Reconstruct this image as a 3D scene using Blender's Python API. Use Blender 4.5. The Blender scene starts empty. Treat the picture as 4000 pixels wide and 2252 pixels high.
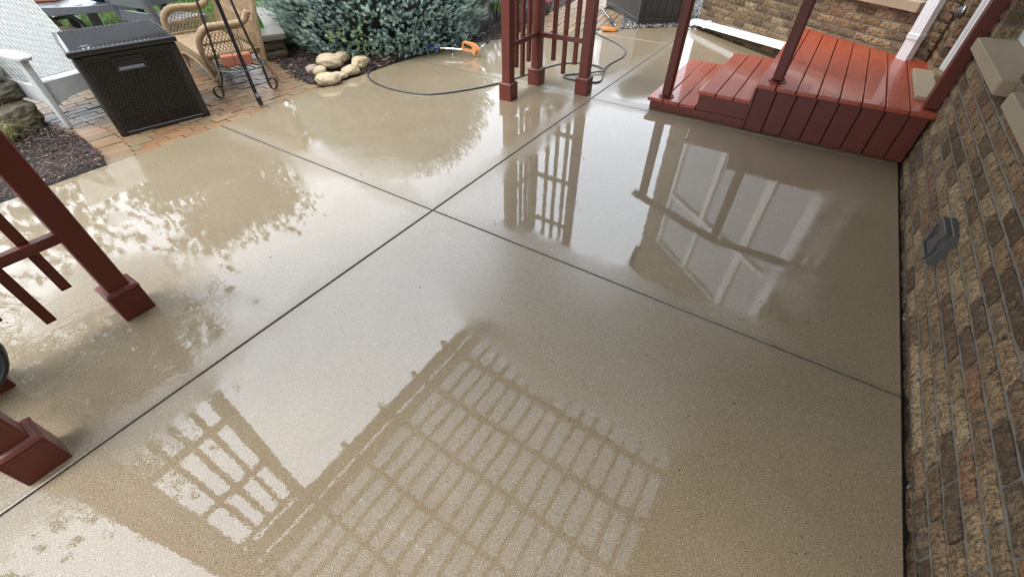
import bpy, bmesh, math, random
import numpy as np
from mathutils import Vector, Matrix, noise as mnoise
R = math.radians
random.seed(7); rng = np.random.default_rng(7)
scene = bpy.context.scene
COL = scene.collection

# ------------------------------------------------------------------ camera
cd = bpy.data.cameras.new('camera'); cam = bpy.data.objects.new('camera', cd); COL.objects.link(cam)
cam.location = (0, 0, 1.53); cam.rotation_euler = (R(90 - 43.55), 0, R(33.15))
cd.sensor_width = 36; cd.lens = 36 * 1655 / 4000; cd.clip_start = 0.05; cd.clip_end = 500
scene.camera = cam
# ------------------------------------------------------------------ overcast daylight
SUN_EL, SUN_AZ = 62, 150          # azimuth measured from +Y towards -X
w = bpy.data.worlds.new('World'); scene.world = w; w.use_nodes = True
nt = w.node_tree; nt.nodes.clear()
sky = nt.nodes.new('ShaderNodeTexSky'); sky.sky_type = 'NISHITA'; sky.sun_disc = False
sky.sun_elevation = R(SUN_EL); sky.sun_rotation = R(-SUN_AZ)
sky.air_density = 1.0; sky.dust_density = 4.0; sky.ozone_density = 1.0
hs = nt.nodes.new('ShaderNodeHueSaturation'); hs.inputs['Saturation'].default_value = 0.22
bg = nt.nodes.new('ShaderNodeBackground'); bg.inputs['Strength'].default_value = 0.14
wo = nt.nodes.new('ShaderNodeOutputWorld')
cloud = nt.nodes.new('ShaderNodeMix'); cloud.data_type = 'RGBA'; cloud.inputs[0].default_value = .82      # even cloud deck over the sky
cloud.inputs[7].default_value = (9.2, 10.1, 11.2, 1)
nt.links.new(sky.outputs[0], hs.inputs['Color']); nt.links.new(hs.outputs[0], cloud.inputs[6]); nt.links.new(cloud.outputs[2], bg.inputs[0]); nt.links.new(bg.outputs[0], wo.inputs[0])
sd = bpy.data.lights.new('sun', 'SUN'); sd.energy = 1.0; sd.angle = R(25); sd.color = (1.0, .95, .88)
so = bpy.data.objects.new('sun', sd); COL.objects.link(so)
sv = Vector((-math.sin(R(SUN_AZ)) * math.cos(R(SUN_EL)), math.cos(R(SUN_AZ)) * math.cos(R(SUN_EL)), math.sin(R(SUN_EL))))
so.rotation_euler = sv.to_track_quat('Z', 'Y').to_euler(); so.location = sv * 30
vs = scene.view_settings; vs.view_transform = 'Standard'; vs.look = 'None'; vs.gamma = 1; vs.use_curve_mapping = False
vs.exposure = 1.24

# ------------------------------------------------------------------ helpers
WL = {}                                   # world location of each object's frame
def tag(o, label=None, cat=None, group=None, kind=None):
    if label: o['label'] = label
    if cat: o['category'] = cat
    if group: o['group'] = group
    if kind: o['kind'] = kind
    return o
def empty(name, loc, label=None, cat=None, group=None, kind=None):
    o = bpy.data.objects.new(name, None); COL.objects.link(o); o.location = loc; o.empty_display_size = .1
    WL[o] = Vector(loc); return tag(o, label, cat, group, kind)
class MB:
    def __init__(s): s.v = []; s.f = []
    def add(s, vs, fs):
        n = len(s.v); s.v += [tuple(v) for v in vs]; s.f += [tuple(i + n for i in f) for f in fs]; return s
    def box(s, c, d, rz=0, M=None):
        x, y, z = d[0] / 2, d[1] / 2, d[2] / 2
        vs = [Vector(p) for p in ((-x,-y,-z),(x,-y,-z),(x,y,-z),(-x,y,-z),(-x,-y,z),(x,-y,z),(x,y,z),(-x,y,z))]
        m = M if M is not None else Matrix.Rotation(rz, 3, 'Z'); c = Vector(c)
        return s.add([c + m @ v for v in vs], [(0,3,2,1),(4,5,6,7),(0,1,5,4),(1,2,6,5),(2,3,7,6),(3,0,4,7)])
    def lohi(s, a, b): return s.box([(a[i] + b[i]) / 2 for i in range(3)], [abs(b[i] - a[i]) for i in range(3)])
    def bar(s, p, q, wd, th, up=(0,0,1)):
        p, q = Vector(p), Vector(q); d = (q - p); L = d.length; d.normalize(); up = Vector(up)
        sx = d.cross(up).normalized(); sz = sx.cross(d).normalized()
        return s.box((p + q) / 2, (wd, L, th), M=Matrix((sx, d, sz)).transposed())
    def sweep(s, pts, prof, closed=False, up=(0,0,1), scales=None, caps=True):
        pts = [Vector(p) for p in pts]; n = len(pts); k = len(prof); base = len(s.v); N = Vector(up); rings = []
        for i, p in enumerate(pts):
            a = pts[(i - 1) % n] if (closed or i > 0) else p; b = pts[(i + 1) % n] if (closed or i < n - 1) else p
            t = (b - a); t = t.normalized() if t.length > 1e-9 else Vector((0, 0, 1))
            N = N - t * N.dot(t)
            if N.length < 1e-6: N = t.orthogonal()
            N.normalize(); B = t.cross(N); sc = scales[i] if scales else 1
            rings.append([p + N * (u * sc) + B * (v * sc) for u, v in prof])
        vs = [v for r in rings for v in r]; fs = []
        for i in range(n if closed else n - 1):
            j = (i + 1) % n
            for q in range(k): fs.append((i*k+q, i*k+(q+1) % k, j*k+(q+1) % k, j*k+q))
        if caps and not closed: fs += [tuple(range(k))[::-1], tuple((n-1)*k+q for q in range(k))]
        return s.add(vs, fs)
    def tube(s, pts, r, n=8, closed=False, radii=None, up=(0,0,1)):
        return s.sweep(pts, [(math.cos(2*math.pi*i/n)*r, math.sin(2*math.pi*i/n)*r) for i in range(n)], closed, up, radii)
    def lathe(s, prof, c, n=20, ax=(0,0,1)):
        q = Vector((0,0,1)).rotation_difference(Vector(ax).normalized()).to_matrix(); c = Vector(c); vs = []; fs = []; m = len(prof)
        for i in range(n):
            a = 2*math.pi*i/n
            for r, z in prof: vs.append(c + q @ Vector((r*math.cos(a), r*math.sin(a), z)))
        for i in range(n):
            j = (i+1) % n
            for k in range(m-1): fs.append((i*m+k, j*m+k, j*m+k+1, i*m+k+1))
        if prof[0][0] > 1e-6: fs.append(tuple(i*m for i in range(n))[::-1])
        if prof[-1][0] > 1e-6: fs.append(tuple(i*m+m-1 for i in range(n)))
        return s.add(vs, fs)
    def prism(s, poly, z0, z1, bev=0):
        P = [Vector((p[0], p[1])) for p in poly]; n = len(P)
        if sum(P[i].x*P[(i+1) % n].y - P[(i+1) % n].x*P[i].y for i in range(n)) < 0: P = P[::-1]
        def inset(d):
            out = []
            for i in range(n):
                e1 = (P[i]-P[i-1]).normalized(); e2 = (P[(i+1) % n]-P[i]).normalized()
                n1 = Vector((-e1.y, e1.x)); n2 = Vector((-e2.y, e2.x)); b = n1+n2
                b = b / max(.3, b.dot(n1)) if b.length > 1e-6 else n1
                out.append(P[i] + b*d)
            return out
        rings = [[(p.x, p.y, z0) for p in P]]
        if bev: rings += [[(p.x, p.y, z1-bev) for p in P], [(p.x, p.y, z1-bev*.3) for p in inset(bev*.35)], [(p.x, p.y, z1) for p in inset(bev*1.1)]]
        else: rings += [[(p.x, p.y, z1) for p in P]]
        vs = [v for r in rings for v in r]; fs = [tuple(range(n))[::-1]]
        for r in range(len(rings)-1):
            for i in range(n): fs.append((r*n+i, r*n+(i+1) % n, (r+1)*n+(i+1) % n, (r+1)*n+i))
        fs.append(tuple((len(rings)-1)*n+i for i in range(n)))
        return s.add(vs, fs)
    def mesh(s, name, mat, bevel=0, smooth=False, off=None, seg=1):
        vs = s.v if off is None else [(v[0]-off.x, v[1]-off.y, v[2]-off.z) for v in s.v]
        me = bpy.data.meshes.new(name); me.from_pydata(vs, [], s.f)
        if bevel:
            bm = bmesh.new(); bm.from_mesh(me)
            ed = [e for e in bm.edges if len(e.link_faces) == 2 and e.calc_face_angle(0) > .5]
            bmesh.ops.bevel(bm, geom=ed, offset=bevel, segments=seg, affect='EDGES', profile=.6, clamp_overlap=True)
            bm.to_mesh(me); bm.free()
        if mat: me.materials.append(mat)
        if smooth:
            me.polygons.foreach_set('use_smooth', [True]*len(me.polygons)); me.set_sharp_from_angle(angle=R(40))
        me.update(); return me
    def build(s, name, mat, parent=None, bevel=0, smooth=False, seg=1):
        off = WL[parent] if parent else None
        o = bpy.data.objects.new(name, s.mesh(name, mat, bevel, smooth, off, seg)); COL.objects.link(o)
        if parent: o.parent = parent; WL[o] = WL[parent]
        else: WL[o] = Vector((0,0,0))
        return o
def npmesh(name, V, F, mat, parent=None, tint=None, smooth=False, origin=None):
    """big numpy mesh; F is (n,3) or (n,4)"""
    V = np.asarray(V, dtype=np.float32); F = np.asarray(F, dtype=np.int32); k = F.shape[1]
    off = WL[parent] if parent else (Vector(origin) if origin else None)
    if off is not None: V = V - np.array(off, dtype=np.float32)
    me = bpy.data.meshes.new(name); me.vertices.add(len(V)); me.vertices.foreach_set('co', V.ravel())
    me.loops.add(F.size); me.loops.foreach_set('vertex_index', F.ravel())
    me.polygons.add(len(F)); me.polygons.foreach_set('loop_start', np.arange(0, F.size, k, dtype=np.int32))
    me.update(calc_edges=True)
    if tint is not None:
        a = me.attributes.new('tint', 'FLOAT', 'POINT'); a.data.foreach_set('value', np.asarray(tint, dtype=np.float32))
    if smooth: me.polygons.foreach_set('use_smooth', np.ones(len(F), dtype=bool))
    me.materials.append(mat)
    o = bpy.data.objects.new(name, me); COL.objects.link(o)
    if parent: o.parent = parent; WL[o] = WL[parent]
    else:
        if origin: o.location = origin
        WL[o] = Vector(origin) if origin else Vector((0,0,0))
    return o
def inst(name, me, parent, wloc, rz=0, scale=(1,1,1), rot=None):
    o = bpy.data.objects.new(name, me); COL.objects.link(o); o.parent = parent
    o.location = Vector(wloc) - WL[parent]; o.rotation_euler = rot if rot else (0, 0, rz); o.scale = scale; return o
def spline(pts, n=6, closed=False):
    P = [Vector(p) for p in pts]; out = []; m = len(P)
    for i in range(m if closed else m-1):
        a = P[(i-1) % m] if (closed or i > 0) else P[i]; b = P[i]; c = P[(i+1) % m]; d = P[(i+2) % m] if (closed or i < m-2) else c
        for k in range(n):
            t = k/n; out.append(.5*((2*b)+(c-a)*t+(2*a-5*b+4*c-d)*t*t+(3*b-a-3*c+d)*t**3))
    if not closed: out.append(P[-1])
    return out

# ------------------------------------------------------------------ materials
class NT:
    def __init__(s, name):
        s.m = bpy.data.materials.new(name); s.m.use_nodes = True; s.t = s.m.node_tree; s.t.nodes.clear()
        s.out = s.n('ShaderNodeOutputMaterial'); s.b = s.n('ShaderNodeBsdfPrincipled'); s.l(s.b.outputs[0], s.out.inputs[0])
        s._pos = None
    def n(s, t, **k):
        x = s.t.nodes.new(t)
        for a, b in k.items(): setattr(x, a, b)
        return x
    def l(s, a, b): s.t.links.new(a, b)
    def put(s, sock, v):
        if hasattr(v, 'is_output'): s.l(v, sock)
        else: sock.default_value = v
    def pos(s):
        if s._pos is None: s._pos = s.n('ShaderNodeNewGeometry')
        return s._pos.outputs['Position']
    def noise(s, scale, detail=3, rough=.55, vec=None, out='Fac', dist=0):
        x = s.n('ShaderNodeTexNoise'); x.inputs['Scale'].default_value = scale; x.inputs['Detail'].default_value = detail
        x.inputs['Roughness'].default_value = rough; x.inputs['Distortion'].default_value = dist
        s.l(vec if vec is not None else s.pos(), x.inputs['Vector']); return x.outputs[out]
    def vor(s, scale, out='Distance', vec=None):
        x = s.n('ShaderNodeTexVoronoi'); x.inputs['Scale'].default_value = scale
        s.l(vec if vec is not None else s.pos(), x.inputs['Vector']); return x.outputs[out]
    def stretch(s, sc, rot=(0,0,0), vec=None):
        x = s.n('ShaderNodeMapping'); x.inputs['Scale'].default_value = sc; x.inputs['Rotation'].default_value = rot
        s.l(vec if vec is not None else s.pos(), x.inputs['Vector']); return x.outputs[0]
    def ramp(s, f, stops, interp='LINEAR'):
        x = s.n('ShaderNodeValToRGB'); e = x.color_ramp; e.interpolation = interp
        while len(e.elements) < len(stops): e.elements.new(.5)
        for el, (p, c) in zip(e.elements, stops): el.position = p; el.color = (*c, 1) if len(c) == 3 else c
        s.l(f, x.inputs[0]); return x.outputs[0]
    def mix(s, f, a, b, mode='MIX'):
        x = s.n('ShaderNodeMix', data_type='RGBA', blend_type=mode)
        s.put(x.inputs[0], f)
        for i, v in ((6, a), (7, b)):
            if hasattr(v, 'is_output'): s.l(v, x.inputs[i])
            else: x.inputs[i].default_value = (*v, 1) if len(v) == 3 else v
        return x.outputs[2]
    def math(s, op, a, b=0, c=None, clamp=False):
        x = s.n('ShaderNodeMath', operation=op); x.use_clamp = clamp
        s.put(x.inputs[0], a); s.put(x.inputs[1], b)
        if c is not None: s.put(x.inputs[2], c)
        return x.outputs[0]
    def mr(s, v, a, b, c, d, smooth=False):
        x = s.n('ShaderNodeMapRange'); x.clamp = True
        if smooth: x.interpolation_type = 'SMOOTHSTEP'
        s.put(x.inputs[0], v)
        for i, q in enumerate((a, b, c, d)): x.inputs[i+1].default_value = q
        return x.outputs[0]
    def bump(s, h, dist=1, strength=1, normal=None):
        x = s.n('ShaderNodeBump'); x.inputs['Distance'].default_value = dist; x.inputs['Strength'].default_value = strength
        s.l(h, x.inputs['Height'])
        if normal is not None: s.l(normal, x.inputs['Normal'])
        return x.outputs[0]
    def set(s, **k):
        names = dict(color='Base Color', rough='Roughness', metal='Metallic', spec='Specular IOR Level', normal='Normal', coat='Coat Weight',
                     coatr='Coat Roughness', coatn='Coat Normal', coatior='Coat IOR', trans='Transmission Weight', ior='IOR', sub='Subsurface Weight')
        for a, v in k.items():
            i = s.b.inputs[names[a]]
            if a == 'color' and not hasattr(v, 'is_output'): v = (*v, 1)
            s.put(i, v)
        return s
def simple(name, col, rough=.5, var=.15, scale=12, coat=0, coatr=.1, metal=0, bumpd=0, bscale=80, spec=.5):
    t = NT(name); n = t.noise(scale, 4)
    c = t.mix(n, tuple(x*(1-var) for x in col), tuple(min(1, x*(1+var)) for x in col))
    t.set(color=c, rough=t.mr(n, .2, .8, max(0, rough-.08), min(1, rough+.08)), metal=metal, spec=spec)
    if coat: t.set(coat=coat, coatr=coatr, coatior=1.5)
    if bumpd: t.set(normal=t.bump(t.noise(bscale, 3), bumpd))
    return t.m
M = {}
# wet broom-finished concrete ----------------------------------------------------------------
t = NT('wet_concrete'); sx = t.n('ShaderNodeSeparateXYZ'); t.l(t.pos(), sx.inputs[0]); X, Y = sx.outputs[0], sx.outputs[1]
blotch = t.noise(1.7, 5, .6); fine = t.noise(260, 3, .7); mid = t.noise(38, 4, .6)
c = t.ramp(blotch, [(.28, (.212, .153, .081)), (.72, (.272, .205, .118))])
c = t.mix(t.mr(mid, .38, .66, 0, .42), c, (.20, .145, .080)); c = t.mix(t.mr(t.noise(95, 3, .7), .5, .68, 0, .5), c, (.36, .29, .18))
c = t.mix(t.mr(fine, .52, .64, 0, .9), c, (.46, .40, .30))
c = t.mix(t.mr(t.noise(330, 2, .6, vec=t.stretch((1, 1.03, 1))), .54, .64, 0, .95), c, (.06, .043, .028))
vd = t.vor(110); vc = t.vor(110, 'Color')
vs_ = t.n('ShaderNodeSeparateColor'); t.l(vc, vs_.inputs[0])
speck = t.math('MULTIPLY', t.math('LESS_THAN', vd, .22), t.math('GREATER_THAN', vs_.outputs[0], .80))
c = t.mix(speck, c, t.ramp(vs_.outputs[1], [(0, (.05, .04, .03)), (.55, (.10, .07, .045)), (.6, (.40, .36, .28)), (1, (.45, .40, .32))]))
c = t.mix(t.mr(t.noise(.9, 6, .7, dist=.6), .52, .66, 0, .35), c, (.175, .125, .068)); c = t.mix(t.mr(t.noise(4.5, 6, .75), .60, .72, 0, .4), c, (.36, .285, .17))
jd = t.math('MINIMUM', t.math('ABSOLUTE', t.math('ADD', X, 1.715)), t.math('MINIMUM', t.math('ABSOLUTE', t.math('SUBTRACT', Y, 1.685)), t.math('ABSOLUTE', t.math('SUBTRACT', Y, 4.06))))
c = t.mix(t.mr(jd, .0, .035, .45, 0), c, (.10, .082, .06))
wob = t.noise(2.6, 4, .6); wob2 = t.noise(11, 3)
jd2 = t.math('ADD', jd, t.math('MULTIPLY', t.math('SUBTRACT', wob, .5), .36))
jd2 = t.math('ADD', jd2, t.math('MULTIPLY', t.math('SUBTRACT', wob2, .5), .10))
dry = t.mr(jd2, .02, .20, 1, 0, True)
zone = t.math('MULTIPLY', t.mr(t.math('ADD', Y, t.math('ADD', t.math('MULTIPLY', t.math('SUBTRACT', wob, .5), .5), t.math('MULTIPLY', X, .10))), .82, 1.10, 0, 1, True), t.math('MULTIPLY', t.math('LESS_THAN', Y, 1.685), t.math('GREATER_THAN', X, -1.715)))
dry = t.math('MAXIMUM', dry, t.math('MULTIPLY', zone, .95))
patch = t.math('MULTIPLY', t.mr(t.noise(3.1, 4, .6), .60, .70, 0, .45, True), t.math('LESS_THAN', X, -1.715))
dry = t.math('MAXIMUM', dry, patch)
dry = t.math('MAXIMUM', dry, t.mr(t.math('ADD', X, t.math('MULTIPLY', t.math('SUBTRACT', wob, .5), .9)), .22, .62, 0, .9, True))
dry = t.math('MAXIMUM', dry, t.mr(t.math('ADD', t.noise(.9, 3, .5), t.mr(X, -1.8, -1.2, 0, -.25)), .55, .68, 0, .6, True))
dry = t.math('MAXIMUM', dry, t.mr(Y, 4.0, 4.3, 0, .22))
crough = t.math('ADD', t.math('MULTIPLY', dry, .26), .006)
ripple = t.noise(42, 2, .5); swell = t.noise(6, 2, .5); chop = t.noise(22, 3, .6, dist=.8)
dx = t.math('ADD', X, 2.15); dy = t.math('SUBTRACT', Y, -.1)
spl = t.math('MULTIPLY', t.mr(t.math('ADD', t.math('MULTIPLY', dx, dx), t.math('MULTIPLY', dy, dy)), .05, .70, 1, 0, True), t.mr(t.noise(8, 3, .6), .50, .60, .10, 1, True))
edge = t.math('MULTIPLY', t.mr(dry, .1, .5, 0, 1), t.mr(dry, .5, .95, 1, 0))
amp = t.math('ADD', t.math('MULTIPLY', spl, .0009), t.math('ADD', t.math('MULTIPLY', edge, .0004), .00003))
hgt = t.math('ADD', t.math('MULTIPLY', ripple, .00009), t.math('ADD', t.math('MULTIPLY', swell, .00024), t.math('MULTIPLY', t.noise(120, 0), .000022)))
hgt = t.math('ADD', hgt, t.math('MULTIPLY', chop, amp))
hgt = t.math('ADD', hgt, t.math('MULTIPLY', t.math('MULTIPLY', fine, dry), .00035))
t.set(color=c, rough=.62, spec=.25, normal=t.bump(fine, .0012), coat=1.0, coatr=crough, coatior=1.86, coatn=t.bump(hgt, 1))
M['concrete'] = t.m
# stained red wood ---------------------------------------------------------------------------
def wood(name, col, coat, coatr, along):
    t = NT(name); g = t.noise(1, 4, .6, vec=t.stretch((3, 70, 70) if along == 'x' else (70, 3, 70) if along == 'y' else (70, 70, 3)))
    b = t.noise(5, 4)
    c = t.mix(g, tuple(x*.48 for x in col), tuple(x*1.36 for x in col)); c = t.mix(t.mr(b, .45, .8, 0, .45), c, tuple(x*.62 for x in col))
    wet = t.noise(3.2, 3, .6)
    t.set(color=c, rough=.48, normal=t.bump(g, .0006), coat=coat, coatr=t.mr(wet, .46, .60, coatr, coatr+.16), coatior=1.4, coatn=t.bump(t.noise(18, 2), .00012 if coatr < .1 else .0005))
    return t.m
RED = (.40, .066, .026)
M['post'] = wood('red_stain_shaded_upright', (.128, .019, .008), .12, .25, 'z'); M['tread'] = wood('red_stain_wet_tread', RED, .55, .012, 'y')  # uprights share the tread stain; their darker base puts shade into the colour
M['railx'] = wood('red_stain_shaded_rail', (.135, .021, .009), .3, .2, 'x'); M['raily'] = wood('red_stain_shaded_beam', (.135, .021, .009), .3, .2, 'y')  # rails and beams: same stain, darkened likewise to stand in for shade
# brick --------------------------------------------------------------------------------------
def brickmat(name, island, pal):
    t = NT(name)
    if island: r = t.n('ShaderNodeNewGeometry').outputs['Random Per Island']
    else: r = t.n('ShaderNodeObjectInfo').outputs['Random']
    base = t.ramp(r, [(p_, tuple(q_*1.08 for q_ in c_)) for p_, c_ in pal], 'LINEAR')
    st = t.noise(1, 3, .6, vec=t.stretch((60, 60, 26), (.5, .35, .2)))
    bl = t.noise(34, 4, .65); pit = t.noise(190, 2)
    c = t.mix(t.mr(st, .46, .62, 0, .55), base, (.055, .036, .026)); c = t.mix(t.mr(bl, .54, .68, 0, .42), c, (.42, .31, .18))
    c = t.mix(t.mr(t.noise(75, 3, .7), .52, .62, 0, .7), c, (.06, .048, .033)); c = t.mix(t.mr(pit, .56, .66, 0, .85), c, (.03, .022, .016))
    h = t.math('ADD', t.math('MULTIPLY', st, .020), t.math('MULTIPLY', bl, .014)); h = t.math('SUBTRACT', h, t.math('MULTIPLY', t.mr(pit, .55, .7, 0, 1), .0015))
    t.set(color=c, rough=.85, spec=.2, normal=t.bump(h, 1)); return t.m
PAL = [(0, (.120, .075, .043)), (.12, (.18, .112, .062)), (.28, (.28, .176, .092)), (.46, (.36, .240, .128)), (.62, (.44, .315, .175)), (.72, (.32, .165, .085)), (.80, (.25, .172, .100)), (.88, (.15, .095, .056)), (1, (.40, .275, .148))]
M['brick'] = brickmat('clinker_brick', False, PAL); M['brick_far'] = brickmat('clinker_brick_mass', True, PAL)
PPAL = [(0, (.19, .080, .032)), (.2, (.25, .120, .046)), (.4, (.17, .112, .050)), (.6, (.26, .145, .060)), (.8, (.17, .130, .065)), (.93, (.23, .130, .06)), (1, (.29, .100, .045))]
def pavermat(name, island):
    t = NT(name)
    r = t.n('ShaderNodeNewGeometry').outputs['Random Per Island'] if island else t.n('ShaderNodeObjectInfo').outputs['Random']
    base = t.ramp(r, PPAL); bl = t.noise(16, 4); fn = t.noise(240, 2)
    c = t.mix(t.mr(bl, .4, .75, 0, .5), base, (.17, .13, .075)); c = t.mix(t.mr(fn, .55, .75, 0, .5), c, (.40, .30, .20)); 
    t.set(color=c, rough=.6, normal=t.bump(fn, .0015), coat=.45, coatr=t.mr(t.noise(4, 3), .35, .65, .10, .34), coatior=1.5, coatn=t.bump(t.noise(60, 3), .0008)); return t.m
M['paver'] = pavermat('wet_clay_paver', False); M['paver_far'] = pavermat('wet_clay_paver_mass', True)
M['mortar'] = simple('mortar', (.19, .17, .14), .9, .25, 40, bumpd=.002, bscale=220)
M['lime'] = simple('limestone', (.34, .262, .168), .75, .2, 9, bumpd=.0015, bscale=260)
M['white'] = simple('white_vinyl', (.74, .74, .72), .35, .05, 6)
M['whitem'] = simple('white_enamel_aluminium', (.80, .80, .80), .3, .04, 5, coat=.4)
M['glass'] = simple('window_glass', (.012, .014, .016), .06, .1, 3, spec=.35)
M['blindglass'] = simple('window_glass_over_blinds', (.34, .33, .35), .25, .1, 6, coat=1, coatr=.01)
M['dark'] = simple('damp_soil', (.018, .014, .011), .8, .4, 30, bumpd=.01, bscale=60)
M['joint'] = simple('joint_filler', (.010, .009, .008), .5, .3, 60)
M['black'] = simple('black_iron', (.012, .012, .013), .35, .3, 30, coat=.5, coatr=.12)
M['resin'] = simple('dark_brown_resin', (.0120, .0102, .0090), .35, .2, 14, coat=.7, coatr=.06, spec=.3)
M['resin2'] = simple('weathered_espresso_resin', (.034, .029, .026), .5, .3, 10, coat=.25, coatr=.3)
M['grey'] = simple('grey_poly_lumber', (.105, .112, .122), .42, .15, 20, coat=.5, coatr=.15)
M['hose'] = simple('dark_hose_rubber', (.045, .058, .062), .35, .15, 20, coat=.4)
M['orange'] = simple('orange_plastic', (.70, .27, .075), .4, .08, 20)
M['steel'] = simple('bright_steel', (.62, .61, .58), .22, .1, 30, metal=1)
M['brass'] = simple('brass', (.66, .47, .20), .25, .1, 30, metal=1)
M['blue'] = simple('blue_plastic', (.018, .055, .32), .3, .1, 20, coat=.5)
M['terra'] = simple('terracotta', (.43, .15, .07), .6, .15, 20)
M['redbrick'] = simple('red_clay_paver', (.33, .105, .055), .75, .22, 60, bumpd=.002, bscale=240)
M['navy'] = simple('navy_glaze', (.02, .045, .09), .2, .15, 10, coat=1)
M['ventgrey'] = simple('grey_vent_plastic', (.070, .064, .057), .45, .12, 30)
M['rubberblack'] = simple('black_rubber', (.014, .014, .014), .5, .2, 30)
M['soffit'] = simple('brown_soffit', (.10, .075, .055), .6, .1, 10)
M['trunk'] = simple('bark', (.07, .05, .035), .85, .4, 20, bumpd=.01, bscale=30)
M['bamboo'] = simple('cane_stake', (.42, .31, .18), .6, .2, 20)
M['rose'] = simple('pink_petal', (.75, .22, .32), .6, .15, 40)
def attrmat(name, stops, rough=.6, coat=0, trans=0):
    t = NT(name); a = t.n('ShaderNodeAttribute', attribute_name='tint'); c = t.ramp(a.outputs['Fac'], stops)
    t.set(color=c, rough=rough, spec=.35)
    if coat: t.set(coat=coat, coatr=.15)
    if trans:
        tr = t.n('ShaderNodeBsdfTranslucent'); t.l(c, tr.inputs[0]); mx = t.n('ShaderNodeMixShader'); mx.inputs[0].default_value = trans
        t.l(t.b.outputs[0], mx.inputs[1]); t.l(tr.outputs[0], mx.inputs[2]); t.l(mx.outputs[0], t.out.inputs[0])
    return t.m
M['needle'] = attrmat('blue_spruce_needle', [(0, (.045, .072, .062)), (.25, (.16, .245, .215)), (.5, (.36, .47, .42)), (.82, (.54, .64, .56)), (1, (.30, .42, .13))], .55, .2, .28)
M['leaf'] = attrmat('broad_leaf', [(0, (.018, .040, .010)), (.5, (.055, .115, .022)), (.8, (.11, .20, .035)), (1, (.20, .28, .05))], .35, .5, .25)
M['tree'] = attrmat('tree_leaf', [(0, (.015, .030, .010)), (.6, (.040, .075, .020)), (1, (.08, .12, .03))], .5, .1, .2)
M['grass'] = attrmat('grass_blade', [(0, (.05, .10, .015)), (.6, (.12, .22, .03)), (.9, (.20, .30, .05)), (1, (.34, .33, .12))], .5, .2, .3)
M['straw'] = attrmat('dry_grass_blade', [(0, (.14, .19, .05)), (.4, (.34, .31, .13)), (1, (.50, .42, .22))], .5, 0, .2)
M['chip'] = attrmat('wet_mulch_chip', [(0, (.012, .007, .006)), (.5, (.050, .028, .022)), (.85, (.115, .066, .050)), (.96, (.20, .125, .085)), (1, (.40, .29, .16))], .62, .12)
M['pebble'] = attrmat('river_pebble', [(0, (.012, .012, .014)), (.45, (.05, .045, .045)), (.75, (.14, .12, .11)), (.9, (.32, .28, .24)), (1, (.50, .45, .38))], .45, .6)
M['litter'] = attrmat('leaf_litter', [(0, (.045, .022, .012)), (.6, (.12, .055, .022)), (1, (.28, .18, .07))], .6)
def wickermat(name, a, b, rough):
    t = NT(name); wv = t.n('ShaderNodeTexWave'); wv.wave_type = 'BANDS'; wv.bands_direction = 'DIAGONAL'; wv.inputs['Scale'].default_value = 42; wv.inputs['Distortion'].default_value = 1.2
    t.l(t.pos(), wv.inputs['Vector']); n = t.noise(30, 3); c = t.mix(t.mr(n, .3, .7, 0, 1), a, b); c = t.mix(t.mr(wv.outputs['Fac'], 0, .5, .55, 0), c, tuple(x*.45 for x in a))
    t.set(color=c, rough=rough, normal=t.bump(wv.outputs['Fac'], .003)); return t.m
M['wick'] = wickermat('honey_wicker', (.33, .205, .10), (.50, .36, .21), .5)
M['wwick'] = wickermat('white_wicker', (.62, .62, .58), (.72, .72, .68), .5)
def stonemat(name, a, b, cc, wet):
    t = NT(name); n = t.noise(9, 6, .65); p = t.noise(55, 4, .7)
    c = t.mix(n, a, b); c = t.mix(t.mr(p, .56, .70, 0, .8), c, cc); g = t.math('ADD', t.math('MULTIPLY', n, .02), t.math('MULTIPLY', p, .006))
    t.set(color=c, rough=.7, normal=t.bump(g, 1, .6), coat=wet, coatr=.2); return t.m
M['rock'] = stonemat('tan_fieldstone', (.36, .26, .14), (.56, .46, .30), (.12, .08, .045), .3)
M['pinkrock'] = stonemat('pinkish_fieldstone', (.34, .24, .19), (.42, .32, .27), (.16, .11, .08), .4)
M['dstone'] = stonemat('dark_mossy_stone', (.045, .04, .025), (.15, .12, .065), (.018, .016, .012), .3)
M['cap'] = stonemat('pale_capstone', (.17, .15, .12), (.27, .24, .20), (.07, .06, .05), .2)
M['log'] = stonemat('weathered_wood', (.06, .042, .026), (.30, .23, .15), (.02, .014, .01), .2)
t = NT('green_glass'); t.set(color=(.03, .36, .03), rough=.05, trans=.6, ior=1.45, coat=.5); M['green'] = t.m
# frosted corrugated roof sheet: part diffuse, part translucent
t = NT('frosted_roof_sheet'); n = t.noise(3, 4); c = t.mix(n, (.31, .34, .385), (.38, .41, .46))
tr = t.n('ShaderNodeBsdfTranslucent'); t.l(c, tr.inputs[0]); t.set(color=(.35, .36, .38), rough=.35)
mx = t.n('ShaderNodeMixShader'); mx.inputs[0].default_value = .85; t.l(t.b.outputs[0], mx.inputs[1]); t.l(tr.outputs[0], mx.inputs[2]); t.l(mx.outputs[0], t.out.inputs[0]); M['sheet'] = t.m
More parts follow.
